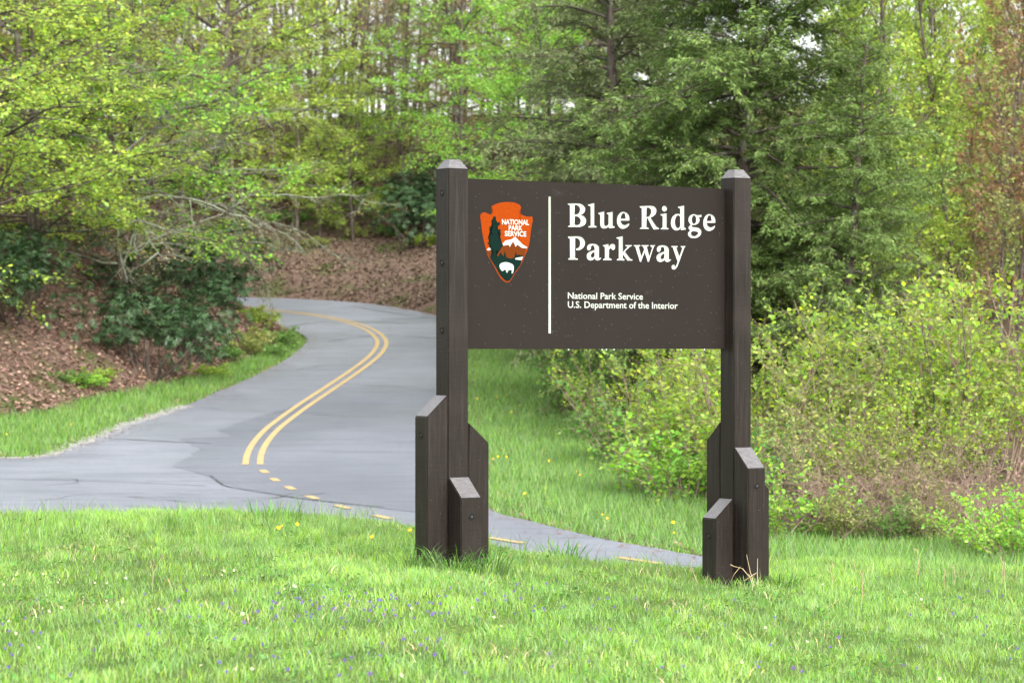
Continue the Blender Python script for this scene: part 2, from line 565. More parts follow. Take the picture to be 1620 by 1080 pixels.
GRASS = np.where(ZONE == 1, 1.0, 0.0)
GRASS = np.where((ZONE == 0) & (in_verge | (d_road < 0.5)), 1.0, GRASS)
GRASS = np.where((ZONE == 2), np.where(beyond_bush & (d_bush > 1.2), 0.25, 1.0), GRASS)
GRASS = np.where((ZONE == 3), 0.12, GRASS)
nx, ny = len(GX), len(GD)
V = np.stack([XX.ravel(), DD.ravel(), ZZ.ravel()], 1)
ii, jj = np.meshgrid(np.arange(nx - 1), np.arange(ny - 1), indexing='xy')
F = np.stack([jj * nx + ii, jj * nx + ii + 1, (jj + 1) * nx + ii + 1, (jj + 1) * nx + ii], -1).reshape(-1, 4)
zc = ZONE[:-1, :-1].ravel()
for zi, nm in ((1, 'lawn'), (0, 'roadside_bank'), (2, 'grass_verge'), (3, 'wooded_hillside')):
    f = F[zc == zi]
    used, inv = np.unique(f, return_inverse=True)
    me = np_mesh(nm, V[used], [(inv.reshape(-1, 4), 0)], [M['ground']], smooth=True)
    a = me.attributes.new('grass', 'FLOAT', 'POINT')
    a.data.foreach_set('value', GRASS.ravel()[used].astype(np.float32))
    tag(link(bpy.data.objects.new(nm, me)), kind='structure')

# ------------------------------------------------------------------ the road and its markings
def sheet(name, poly, mat, lift, parent=None, step=0.7):
    bm = bmesh.new()
    vs = [bm.verts.new((x, y, 0)) for x, y in poly]
    bm.faces.new(vs)
    ys = np.array([q[1] for q in poly]); xs = np.array([q[0] for q in poly])
    for y in np.arange(math.floor(ys.min()), ys.max(), step):
        g = bm.verts[:] + bm.edges[:] + bm.faces[:]
        bmesh.ops.bisect_plane(bm, geom=g, plane_co=(0, y, 0), plane_no=(0, 1, 0))
    bmesh.ops.triangulate(bm, faces=bm.faces[:])
    for v in bm.verts:
        v.co.z = float(prof(v.co.y)) + lift
    for f in bm.faces:
        if f.normal.z < 0:
            f.normal_flip()
    return bm_obj(name, bm, mat, parent)

road = tag(sheet('road', ROAD, M['asphalt'], 0.0), kind='structure')

def ribbon(name, pts, width, lift, mat, parent, widths=None):
    P = np.asarray(pts, dtype=float)
    t = norm(np.gradient(P, axis=0))
    nrm = np.stack([-t[:, 1], t[:, 0]], 1)
    w = (np.full(len(P), width) if widths is None else np.asarray(widths))[:, None] / 2
    a, b = P + nrm * w, P - nrm * w
    v = np.concatenate([np.column_stack([a, prof(a[:, 1]) + lift]), np.column_stack([b, prof(b[:, 1]) + lift])])
    n = len(P)
    i = np.arange(n - 1)
    me = np_mesh(name, v, [(np.stack([i + n, i + 1 + n, i + 1, i], 1), 0)], [mat])
    return link(bpy.data.objects.new(name, me), parent)

patch_px = [(382, 666), (346, 681), (374, 690), (286, 694), (320, 711), (272, 736), (326, 752), (376, 772), (480, 789), (600, 803), (690, 813), (728, 772), (720, 690), (718, 618), (640, 611), (540, 613), (470, 640)]
pp = np.array([px2w(*q) for q in patch_px])
dense = []
for k in range(len(pp)):
    a, b = pp[k], pp[(k + 1) % len(pp)]
    n = max(2, int(np.linalg.norm(b - a) / 0.25))
    for t in np.arange(n) / n:
        dense.append(a + (b - a) * t + rng.normal(0, 0.035, 2) * (t > 0))
sheet('asphalt_patch', np.array(dense), M['asphalt_dark'], 0.004, road)

cl_px = [(385, 487), (440, 492), (500, 499), (550, 509), (585, 522), (602, 536), (603, 548), (590, 565), (560, 588), (520, 615), (475, 645), (435, 675), (412, 700), (402, 720), (400, 735)]
cl = catmull([(-60, 96.5), (-25, 95), (-14, 93)] + [px2w(*q) for q in cl_px], 0.5)
tt = norm(np.gradient(cl, axis=0))
nn = np.stack([-tt[:, 1], tt[:, 0]], 1)
for sgn in (-1, 1):
    ribbon('centre_line', cl + nn * 0.125 * sgn, 0.115, 0.010, M['yellow_paint'], road)
dash_px = [(418, 746), (435, 759), (459, 772), (494, 787), (542, 802), (605, 818), (690, 836), (800, 855), (1012, 887)]
dw = np.array([px2w(*q) for q in dash_px])
dt = norm(np.gradient(dw, axis=0))
for k in range(len(dw)):
    L = 0.62 if k < 6 else 0.9
    ribbon('dash_marking', np.array([dw[k] + dt[k] * L * q for q in (-0.5, 0, 0.5)]), 0.13, 0.010, M['yellow_paint'], road)
for pts, w in ((((540, 608), (600, 610), (650, 611), (720, 609)), 0.05), (((470, 585), (520, 578), (590, 580)), 0.04), (((120, 690), (200, 694), (300, 700), (330, 702)), 0.05),
               (((0, 758), (120, 760), (260, 765), (330, 768)), 0.04), (((520, 540), (600, 531), (700, 536)), 0.06), (((440, 520), (520, 508), (640, 512)), 0.06),
               (((560, 484), (600, 492), (690, 505)), 0.06), (((330, 752), (376, 772), (480, 789), (600, 803)), 0.04)):
    c = catmull([px2w(*q) for q in pts], 0.3)
    c = c + np.convolve(rng.normal(0, 1, len(c) + 4), np.ones(5) / 5, mode='valid')[:, None] * 0.05
    ribbon('crack', c, w, 0.0075, M['tar'], road, widths=w * rng.uniform(0.3, 1.2, len(c)))

for k in range(26):
    px, row = rng.uniform(0, 700), rng.uniform(560, 800)
    a0 = np.array(px2w(px, row)); ang = rng.normal(0, .35) if rng.uniform() < .7 else rng.uniform(0, 3.14)
    st = [a0]
    for q in range(int(rng.integers(6, 16))):
        ang += rng.normal(0, .3)
        st.append(st[-1] + .22 * np.array([math.cos(ang), math.sin(ang)]))
    st = np.array(st)
    if inside(ROAD, st[:, 0], st[:, 1]).all():
        ribbon('crack', st, .02, .0078, M['tar'], road, widths=rng.uniform(.006, .03, len(st)))
# ------------------------------------------------------------------ the sign
PHI = math.radians(33)
TV = Vector((math.cos(PHI), math.sin(PHI), 0))      # along the panel, left to right
NV = Vector((math.sin(PHI), -math.cos(PHI), 0))     # out of the front face
PL = Vector((-0.453, 21.0, 0))
SPAN = 2.695
W = 0.18
sign = empty('park_entrance_sign', (PL.x, PL.y, 0.0), PHI)
tag(sign, 'dark brown wooden entrance sign with white carved lettering and orange arrowhead emblem on two posts', 'sign')
# local axes of the sign: x along the panel, y away from the viewer, z up
P_OFF = 0.030                                       # panel front face lies this far behind the post axis
def panel_uv(px, row):
    """photo pixel -> position on the panel's front plane, local x and world z"""
    r = Vector(((px - 810.0) / FPX, 1.0, (HOR - row) / FPX))
    q0 = PL - NV * P_OFF
    k = (q0 - Vector((0, 0, 0))).dot(NV) / Vector((r.x, r.y, 0)).dot(NV)
    hit = r * k
    return ((Vector((hit.x, hit.y, 0)) - PL).dot(TV), EYE + hit.z)

def chamfer_box(x0, x1, y0, y1, z0, z1, b=0.007):
    bm = bmesh.new()
    bmesh.ops.create_cube(bm, size=1.0)
    for v in bm.verts:
        v.co = ((x0 + x1) / 2 + v.co.x * (x1 - x0), (y0 + y1) / 2 + v.co.y * (y1 - y0), (z0 + z1) / 2 + v.co.z * (z1 - z0))
    bmesh.ops.bevel(bm, geom=bm.edges[:], offset=b, segments=2, affect='EDGES')
    return bm

def bolt(parent, pos, out_dir):
    """countersunk bolt: black rim and disc painted as shade of the bored hole, steel nut on it; out_dir is the outward local direction"""
    q = Vector(out_dir).to_track_quat('Z', 'Y').to_matrix().to_4x4()
    mt = Matrix.Translation(pos) @ q
    bm = bmesh.new()
    n = 14
    rings = [(0.027, 0.0005), (0.0245, 0.003), (0.0235, 0.0012)]
    vs = [[bm.verts.new(mt @ Vector((r * math.cos(2 * math.pi * k / n), r * math.sin(2 * math.pi * k / n), h))) for k in range(n)] for r, h in rings]
    for a, b in zip(vs[:-1], vs[1:]):
        for k in range(n):
            bm.faces.new((a[k], a[(k + 1) % n], b[(k + 1) % n], b[k]))
    bm.faces.new(vs[-1])
    bo = bm_obj('bolt', bm, M['hole_shade'], parent)
    bm = bmesh.new()
    for r, h0, h1, m_, offx in ((0.010, 0.0018, 0.004, 6, 0.004),):
        lo = [bm.verts.new(mt @ Vector((offx + r * math.cos(2 * math.pi * k / m_), r * math.sin(2 * math.pi * k / m_) + 0.002, h0))) for k in range(m_)]
        hi = [bm.verts.new(mt @ Vector((offx + r * math.cos(2 * math.pi * k / m_), r * math.sin(2 * math.pi * k / m_) + 0.002, h1))) for k in range(m_)]
        for k in range(m_):
            bm.faces.new((lo[k], lo[(k + 1) % m_], hi[(k + 1) % m_], hi[k]))
        bm.faces.new(hi)
    for f in bm.faces:
        f.material_index = 0
    me_faces = bm
    tmp = bpy.data.meshes.new('bolt')
    me_faces.to_mesh(tmp)
    me_faces.free()
    # nut joined into the bolt mesh as its second material
    b2 = bmesh.new()
    b2.from_mesh(bo.data)
    n0 = len(b2.faces)
    b2.from_mesh(tmp)
    b2.faces.ensure_lookup_table()
    for f in b2.faces[n0:]:
        f.material_index = 1
    b2.to_mesh(bo.data)
    b2.free()
    bo.data.materials.append(M['steel'])
    return bo

def post(xc, z0, ztop):
    h = W / 2
    zs = ztop - 0.066
    bm = chamfer_box(xc - h, xc + h, -h, h, z0, zs, 0.008)
    c = [(xc - h + .004, -h + .004), (xc + h - .004, -h + .004), (xc + h - .004, h - .004), (xc - h + .004, h - .004)]
    t = 0.52
    lo = [bm.verts.new((x, y, zs - 0.0025)) for x, y in c]
    hi = [bm.verts.new((xc + (x - xc) * t, y * t, ztop)) for x, y in c]
    fs = [bm.faces.new((lo[k], lo[(k + 1) % 4], hi[(k + 1) % 4], hi[k])) for k in range(4)] + [bm.faces.new(hi)]
    for f in fs:
        f.material_index = 1
    return bm_obj('post', bm, [M['brown_wood'], M['sheen_end_grain']], sign)

def block(xc, dx, dy, z0, zin, zout):
    """support timber bolted to one side of a post, its top sawn sloping away from the post"""
    h = W / 2
    g = 0.004
    cx, cy = xc + dx * (W + g), dy * (W + g)
    bm = bmesh.new()
    vs = {}
    for sx in (-1, 1):
        for sy in (-1, 1):
            x, y = cx + sx * h, cy + sy * h
            outw = (sx * dx + sy * dy)
            vs[(sx, sy, 0)] = bm.verts.new((x, y, z0))
            vs[(sx, sy, 1)] = bm.verts.new((x, y, zout if outw > 0 else zin))
    q = [(-1, -1), (1, -1), (1, 1), (-1, 1)]
    for k in range(4):
        a, b = q[k], q[(k + 1) % 4]
        bm.faces.new((vs[a + (0,)], vs[b + (0,)], vs[b + (1,)], vs[a + (1,)]))
    top = bm.faces.new([vs[a + (1,)] for a in q])
    top.material_index = 1
    bm.faces.new([vs[a + (0,)] for a in reversed(q)])
    bmesh.ops.bevel(bm, geom=bm.edges[:], offset=0.007, segments=2, affect='EDGES')
    o = bm_obj('support_block', bm, [M['brown_wood'], M['sheen_end_grain']], sign)
    outer = Vector((cx + dx * (h + 0.0005), cy + dy * (h + 0.0005), 0))
    for zb in (zout - 0.14, z0 + 0.36):
        bolt(o, Vector((outer.x, outer.y, zb)), (dx, dy, 0))
    return o

ZL = -0.05; ZR = -0.33
ppL = FPX / 21.0; ppR = FPX / 22.47
def zl(row): return EYE + (HOR - row) / ppL
def zr(row): return EYE + (HOR - row) / ppR
pL = post(0.0, ZL - 0.3, zl(253))
pR = post(SPAN, ZR - 0.3, zr(269))
for row in (306, 416, 523):
    bolt(pL, Vector((-W / 2 - 0.0005, 0, zl(row))), (-1, 0, 0))
block(0.0, -1, 0, ZL - 0.28, zl(624), zl(658))
block(0.0, 1, 0, ZL - 0.28, zl(668), zl(701))
block(0.0, 0, -1, ZL - 0.28, zl(753), zl(785))
block(0.0, 0, 1, ZL - 0.28, zl(712), zl(745))
block(SPAN, -1, 0, ZR - 0.28, zr(787), zr(818))
block(SPAN, 1, 0, ZR - 0.28, zr(742), zr(774))
block(SPAN, 0, -1, ZR - 0.28, zr(706), zr(739))
block(SPAN, 0, 1, ZR - 0.28, zr(667), zr(697))

# --- lettering: outlines of the carved serif letters, read on the panel face
def smooth_outline(pts, sub=5):
    """(x, y) smooth point, (x, y, 1) corner"""
    n = len(pts)
    out = []
    for i in range(n):
        p1, p2 = pts[i], pts[(i + 1) % n]
        c1, c2 = len(p1) > 2, len(p2) > 2
        a, b = np.array(p1[:2], float), np.array(p2[:2], float)
        if c1 and c2:
            out.append(a)
            continue
        p0 = a if c1 else np.array(pts[i - 1][:2], float)
        p3 = b if c2 else np.array(pts[(i + 2) % n][:2], float)
        for t in np.arange(sub) / sub:
            out.append(0.5 * (2 * a + (b - p0) * t + (2 * p0 - 5 * a + 4 * b - p3) * t * t + (-p0 + 3 * a - 3 * b + p3) * t ** 3))
    return np.array(out)
c = 1
gB = [[(75, 106, c), (215, 105), (270, 116), (310, 150), (322, 190), (310, 230), (285, 255), (258, 268, c), (300, 285), (328, 318), (336, 352), (325, 395), (290, 425), (235, 441), (180, 441, c), (78, 441, c), (78, 428, c), (105, 418, c), (105, 138, c), (75, 120, c)],
      [(172, 128, c), (205, 131), (237, 153), (248, 192), (238, 235), (212, 258), (172, 262, c)],
      [(172, 288, c), (207, 291), (245, 315), (258, 355), (245, 395), (215, 411), (185, 410), (172, 395, c)]]
gl = [[(362, 124, c), (452, 100, c), (452, 420, c), (483, 431, c), (483, 448, c), (368, 448, c), (368, 432, c), (400, 421, c), (400, 155, c), (388, 142), (362, 136, c)]]
gu = [[(508, 240, c), (592, 222, c), (592, 390), (602, 418), (624, 424), (655, 405, c), (655, 268, c), (630, 252, c), (630, 240, c), (714, 226, c), (714, 424, c), (740, 434, c), (740, 450, c), (660, 461, c), (658, 432, c), (625, 455), (585, 462), (550, 445), (537, 400), (537, 272, c), (510, 254, c)]]
ge = [[(952, 350, c), (950, 300), (925, 250), (870, 224), (820, 240), (785, 290), (775, 350), (785, 410), (820, 455), (865, 466), (910, 450), (940, 420), (952, 394, c), (941, 388, c), (908, 408), (877, 412), (847, 396), (829, 367), (826, 350, c)],
      [(828, 325, c), (835, 280), (850, 252), (870, 244), (889, 260), (898, 322, c)]]
gP = [[(77, 576, c), (215, 572), (270, 585), (305, 620), (320, 668), (305, 720), (270, 755), (225, 772), (192, 768, c), (190, 745, c), (220, 740), (242, 715), (250, 670), (240, 625), (212, 602), (178, 597, c), (178, 870, c), (188, 881), (218, 891, c), (218, 906, c), (80, 906, c), (80, 890, c), (105, 880, c), (105, 612, c), (77, 592, c)]]
ga = [[(350, 750), (348, 725), (365, 695), (400, 680), (445, 678), (490, 692), (515, 725), (519, 765), (519, 855), (527, 880), (548, 876, c), (548, 890, c), (520, 912), (490, 916), (465, 902), (456, 885, c), (430, 908), (395, 917), (360, 901), (344, 865), (350, 825), (380, 795), (420, 778), (455, 768, c), (455, 735), (446, 712), (426, 703), (408, 713), (402, 745), (386, 770), (362, 772)],
      [(455, 795, c), (425, 810), (405, 835), (405, 860), (425, 875), (445, 866), (455, 850, c)]]
gr_ = [[(574, 700, c), (655, 683, c), (657, 722, c), (685, 690), (715, 680), (742, 695), (748, 730), (738, 760), (715, 768), (697, 752), (682, 744), (660, 762, c), (660, 868, c), (670, 883), (698, 896, c), (698, 913, c), (576, 913, c), (576, 898, c), (602, 886, c), (602, 738), (596, 723), (574, 712, c)]]
gk = [[(768, 590, c), (858, 572, c), (858, 798, c), (915, 735), (918, 720), (895, 712, c), (893, 698, c), (988, 698, c), (986, 712, c), (955, 725), (887, 790, c), (960, 885), (995, 902, c), (995, 918, c), (925, 920, c), (913, 905), (858, 826, c), (858, 878, c), (868, 889), (882, 898, c), (880, 916, c), (772, 916, c), (772, 900, c), (800, 888, c), (800, 625), (790, 612), (768, 603, c)]]
gw = [[(22, 698, c), (115, 698, c), (115, 712, c), (98, 722), (98, 736), (133, 860, c), (172, 765, c), (158, 726), (135, 712, c), (135, 698, c), (235, 698, c), (235, 712, c), (213, 722), (213, 736), (246, 860, c), (284, 742), (280, 726), (258, 714, c), (258, 699, c), (328, 700, c), (326, 714, c), (308, 726), (238, 936, c), (225, 936, c), (178, 797, c), (126, 936, c), (112, 936, c), (48, 730), (40, 718), (22, 712, c)]]
gy = [[(558, 711, c), (650, 711, c), (650, 724, c), (635, 734), (635, 747), (673, 862, c), (712, 752), (712, 736), (692, 724, c), (692, 711, c), (762, 713, c), (760, 726, c), (742, 740), (665, 950), (640, 1010), (605, 1044), (575, 1040), (562, 1010), (575, 980), (600, 978), (613, 998), (625, 992), (648, 935, c), (584, 747), (575, 732), (558, 724, c)]]
gR = [[(108, 144, c), (250, 138), (305, 145), (338, 175), (346, 215), (330, 260), (290, 295), (262, 308, c), (340, 425), (382, 456, c), (382, 470, c), (325, 475), (298, 462), (222, 318, c), (205, 318, c), (205, 433, c), (215, 445), (240, 456, c), (240, 468, c), (112, 468, c), (112, 455, c), (138, 445, c), (138, 180, c), (108, 160, c)],
      [(205, 165, c), (240, 168), (265, 190), (272, 225), (260, 265), (240, 290), (205, 295, c)]]
gi = [[(405, 260, c), (492, 246, c), (492, 443, c), (500, 452), (520, 460, c), (520, 474, c), (408, 474, c), (408, 460, c), (434, 450, c), (434, 295), (428, 283), (405, 274, c)],
      [(460 + 34 * math.cos(a), 180 + 41 * math.sin(a)) for a in np.arange(10) * math.pi / 5]]
gd = [[(655, 153, c), (742, 138, c), (742, 448, c), (765, 460, c), (765, 476, c), (695, 486, c), (692, 457, c), (665, 480), (630, 490), (590, 475), (558, 425), (553, 370), (570, 305), (610, 262), (650, 252), (685, 258, c), (685, 190), (678, 178), (655, 168, c)],
      [(685, 300, c), (665, 275), (640, 280), (615, 320), (610, 375), (622, 430), (650, 455), (675, 445), (685, 425, c)]]
gg = [[(988, 268, c), (985, 298, c), (948, 306, c), (962, 335), (950, 375), (920, 402), (880, 412), (857, 412), (848, 428), (870, 440), (930, 448), (970, 470), (985, 510), (970, 560), (925, 592), (875, 600), (825, 588), (798, 555), (800, 520), (828, 492, c), (807, 465), (807, 440), (835, 408, c), (808, 370), (802, 330), (820, 285), (860, 260), (900, 260), (932, 273, c)],
      [(850, 335), (860, 292), (882, 276), (904, 295), (912, 335), (905, 378), (882, 396), (860, 378)],
      [(838, 530), (848, 508), (872, 500), (910, 504), (938, 516), (938, 535), (915, 560), (880, 570), (850, 558)]]
def place_glyph(g, ox, oy, k=9.0, aff=None):
    res = []
    for contour in g:
        s_ = smooth_outline(contour)
        if aff is not None:
            s_ = np.array([aff(x, y) for x, y in s_])
        res.append(np.array([panel_uv(ox + x / k, oy + y / k) for x, y in s_]))
    return res
letters = []
for g in (gB, gl, gu, ge, gP, ga, gr_, gk):
    letters.append(place_glyph(g, 890, 310))
for g in (gR, gi, gd, gg, gw, gy):
    letters.append(place_glyph(g, 1000, 310))
letters.append(place_glyph(ge, 1000, 310, aff=lambda x, y: (1013 + (x - 775) * 0.97, y + 32)))
letters.append(place_glyph(ga, 1000, 310, aff=lambda x, y: (x + 4, y + 22)))
bar = [[np.array(panel_uv(*q)) for q in ((867.2, 311), (870.6, 311.2), (872, 527), (868.4, 527))]]
u0 = (bar[0][0][0] + bar[0][3][0]) / 2
bar = [np.array([(u0, bar[0][0][1]), (u0 + 0.021, bar[0][0][1]), (u0 + 0.021, bar[0][2][1]), (u0, bar[0][2][1])])]

def curve_from(contours, extrude=0.0, bevel=0.0, offset=0.0):
    cu = bpy.data.curves.new('outline', 'CURVE')
    cu.dimensions = '2D'
    cu.fill_mode = 'BOTH'
    cu.extrude = extrude
    cu.bevel_depth = bevel
    cu.bevel_resolution = 0
    cu.offset = offset
    for ct in contours:
        sp_ = cu.splines.new('POLY')
        sp_.points.add(len(ct) - 1)
        sp_.points.foreach_set('co', np.column_stack([ct, np.zeros(len(ct)), np.ones(len(ct))]).astype(np.float32).ravel())
        sp_.use_cyclic_u = True
    return cu

def curve_mesh(cu, name):
    o = bpy.data.objects.new('tmp', cu)
    COL.objects.link(o)
    dg = bpy.context.evaluated_depsgraph_get()
    me = bpy.data.meshes.new_from_object(o.evaluated_get(dg))
    bpy.data.objects.remove(o)
    me.name = name
    return me

# panel plate with the letters cut through its face, a backing just behind
PZ0, PZ1 = EYE + 0.001, EYE + 1.293
PX0, PX1 = W / 2 - 0.012, SPAN - W / 2 + 0.012
TH = 0.05
rect = np.array([(PX0, PZ0), (PX1, PZ0), (PX1, PZ1), (PX0, PZ1)])
holes = [ct for l in letters for ct in l] + bar
def stand_up(me, yfront):
    """curve plane (x, y) -> sign local (x, z); curve +z points to the viewer (local -y)"""
    n = len(me.vertices)
    co = np.empty(n * 3, dtype=np.float32)
    me.vertices.foreach_get('co', co)
    co = co.reshape(-1, 3)
    new = np.column_stack([co[:, 0], yfront - co[:, 2], co[:, 1]])
    me.vertices.foreach_set('co', new.ravel())
    me.update()
cv = 0.0045
face_me = curve_mesh(curve_from([rect] + holes), 'panel')
stand_up(face_me, P_OFF)
bm = bmesh.new()
bm.from_mesh(face_me)
b2 = chamfer_box(PX0, PX1, P_OFF + cv + 0.004, P_OFF + TH, PZ0, PZ1, 0.002)
t_me = bpy.data.meshes.new('t'); b2.to_mesh(t_me); b2.free()
bm.from_mesh(t_me)
rim = [bm.verts.new((x, P_OFF + dy, z)) for dy in (0, cv + 0.006) for x, z in rect]
for k in range(4):
    bm.faces.new((rim[k], rim[(k + 1) % 4], rim[4 + (k + 1) % 4], rim[4 + k]))
panel = bm_obj('panel', bm, M['panel'], sign)

def carved(name, contours, mat):
    me = curve_mesh(curve_from(contours, 0.0, cv, -cv), name)
    n = len(me.vertices)
    bm = bmesh.new()
    bm.from_mesh(me)
    dead = [v for v in bm.verts if v.co.z > 1e-5]
    bmesh.ops.delete(bm, geom=dead, context='VERTS')
    me2 = bpy.data.meshes.new(name)
    bm.to_mesh(me2); bm.free()
    stand_up(me2, P_OFF)
    me2.materials.append(mat)
    return link(bpy.data.objects.new(name, me2), panel)
for l in letters:
    carved('carved_letter', l, M['white_paint'])
carved('divider_line', bar, M['white_paint'])

def text_line(name, body, px0, px1, row_top, row_base, lift, off=0.02, mat='white_paint'):
    cu = bpy.data.curves.new('txt', 'FONT')
    cu.body = body
    cu.offset = off
    cu.resolution_u = 3
    me = curve_mesh(cu, name)
    n = len(me.vertices)
    co = np.empty(n * 3, dtype=np.float32)
    me.vertices.foreach_get('co', co)
    co = co.reshape(-1, 3)
    cap = curve_mesh_cap
    x0, x1 = co[:, 0].min(), co[:, 0].max()
    ua, va = panel_uv(px0, row_top)
    ub, vb = panel_uv(px0, row_base)
    uc, _ = panel_uv(px1, row_base)
    out = np.column_stack([ua + (co[:, 0] - x0) / (x1 - x0) * (uc - ua), np.full(n, P_OFF - lift), vb + co[:, 1] / cap * (va - vb)])
    me.vertices.foreach_set('co', out.astype(np.float32).ravel())
    # one object per word: split where a gap wider than a letter space opens
    bm = bmesh.new()
    bm.from_mesh(me)
    xs = np.unique(np.round(out[:, 0], 5))
    spans, seen = [], set()
    for v in bm.verts:
        if v in seen:
            continue
        st_, isl = [v], []
        seen.add(v)
        while st_:
            w_ = st_.pop(); isl.append(w_)
            for e_ in w_.link_edges:
                o_ = e_.other_vert(w_)
                if o_ not in seen:
                    seen.add(o_); st_.append(o_)
        spans.append((min(q.co.x for q in isl), max(q.co.x for q in isl), isl))
    spans.sort(key=lambda q: q[0])
    gap = 0.24 * (va - vb)
    words, right = [], None
    for a_, b_, isl in spans:
        if right is None or a_ - right > gap:
            words.append([])
        words[-1].extend(isl)
        right = b_ if right is None else max(right, b_)
    for wv in words:
        idx = {v: k for k, v in enumerate(wv)}
        fs = {f for v in wv for f in v.link_faces}
        wm = bpy.data.meshes.new(name)
        wm.from_pydata([tuple(v.co) for v in wv], [], [[idx[v] for v in f.verts] for f in fs])
        wm.materials.append(M[mat])
        link(bpy.data.objects.new(name, wm), panel)
    bm.free()
_c = bpy.data.curves.new('cap', 'FONT'); _c.body = 'H'
_m = curve_mesh(_c, 'cap')
curve_mesh_cap = max(v.co.y for v in _m.vertices)
text_line('text_word', 'National Park Service', 898.2, 1017, 462.6, 472.4, 0.0015, 0.013)
text_line('text_word', 'U.S. Department of the Interior', 898.2, 1072, 476.6, 486.6, 0.0015, 0.013)

EK = 6.964
def emb(pts):
    return np.array([panel_uv(745 + x / EK, 305 + y / EK) for x, y in pts])
def paint_shape(name, pts, mat, lift, smooth=True):
    s_ = smooth_outline(pts, 3) if smooth else np.array(pts, float)
    uv = emb(s_)
    bm = bmesh.new()
    vs = [bm.verts.new((u, P_OFF - lift, z)) for u, z in uv]
    f = bm.faces.new(vs)
    bmesh.ops.triangulate(bm, faces=[f])
    return bm_obj(name, bm, M[mat], panel)
arrow = [(225, 150, c), (300, 115), (385, 103), (465, 106), (530, 130), (552, 165), (530, 205), (550, 235), (610, 262), (675, 262, c), (680, 310), (665, 380), (655, 460), (645, 540), (625, 620), (590, 700), (545, 800), (490, 880), (430, 975), (400, 985), (370, 978), (320, 930), (270, 840), (220, 750), (180, 680), (160, 600), (140, 520), (122, 430), (112, 330), (102, 270), (108, 235), (150, 215), (210, 240), (235, 225), (240, 185)]
paint_shape('arrowhead_emblem', arrow, 'orange_paint', 0.0012)
paint_shape('emblem_mountain', [(168, 640, c), (200, 622, c), (300, 588, c), (380, 575, c), (480, 555, c), (560, 590, c), (612, 612, c), (590, 690, c), (560, 712, c), (480, 722, c), (380, 705, c), (280, 698, c), (205, 712, c), (178, 668, c)], 'rust_paint', 0.0020)
paint_shape('emblem_snow', [(172, 630, c), (188, 608, c), (270, 598, c), (345, 562, c), (380, 525, c), (440, 515, c), (485, 485, c), (520, 520, c), (570, 570, c), (622, 602, c), (605, 613, c), (555, 605, c), (510, 570, c), (490, 597, c), (470, 545, c), (455, 545, c), (425, 597, c), (415, 572, c), (350, 584, c), (290, 603, c), (195, 637, c)], 'white_paint', 0.0028)
paint_shape('emblem_meadow', [(205, 712, c), (225, 655, c), (240, 695, c), (290, 690, c), (300, 700, c), (322, 655, c), (338, 700, c), (355, 705, c), (370, 640, c), (390, 710, c), (440, 722, c), (475, 715, c), (490, 650, c), (505, 690, c), (520, 700, c), (530, 680, c), (545, 695, c), (560, 682, c), (572, 702, c), (545, 790, c), (490, 866, c), (430, 962, c), (400, 974, c), (370, 962, c), (320, 908, c), (270, 818, c)], 'green_paint', 0.0036)
paint_shape('emblem_lake', [(482, 726, c), (500, 715, c), (570, 705, c), (555, 743, c), (490, 735, c)], 'white_paint', 0.0044)
paint_shape('emblem_bison', [(312, 797), (330, 775), (380, 763), (430, 775), (465, 800), (468, 850), (458, 886, c), (445, 886, c), (450, 857, c), (440, 850), (415, 852), (405, 862), (395, 886, c), (385, 870, c), (380, 850), (360, 850), (345, 863), (325, 845), (313, 818)], 'white_paint', 0.0044)
paint_shape('emblem_tree', [(258, 260), (272, 270), (272, 300), (284, 335), (312, 318), (315, 350), (290, 375), (300, 405), (322, 400), (322, 432), (300, 440), (328, 455), (318, 475), (300, 485), (325, 510), (330, 530), (320, 545), (350, 570), (345, 590), (300, 630), (268, 635, c), (272, 702, c), (245, 702, c), (245, 635, c), (215, 605), (220, 580), (182, 560), (185, 548), (215, 525), (185, 500), (190, 485), (215, 462), (240, 460), (238, 440), (205, 425), (203, 375), (215, 372), (240, 385), (235, 350), (222, 310), (240, 295), (245, 265)], 'green_paint', 0.0050)
for body, x0, x1, y0, y1 in (('NATIONAL', 340, 638, 292, 346), ('PARK', 414, 567, 360, 411), ('SERVICE', 370, 609, 422, 475)):
    text_line('emblem_word', body, 745 + x0 / EK, 745 + x1 / EK, 305 + y0 / EK, 305 + y1 / EK, 0.0024, 0.03)
for px in (900, 953, 960, 972, 1078, 1115):
    u, _ = panel_uv(px, 552)
    bm = bmesh.new()
    bmesh.ops.create_icosphere(bm, subdivisions=2, radius=0.006)
    for v in bm.verts:
        v.co = Vector((u, P_OFF + 0.006, PZ0 - 0.005)) + Vector((v.co.x, v.co.y, v.co.z * 1.2))
    bm_obj('water_drop', bm, M['water'], panel, smooth=True)

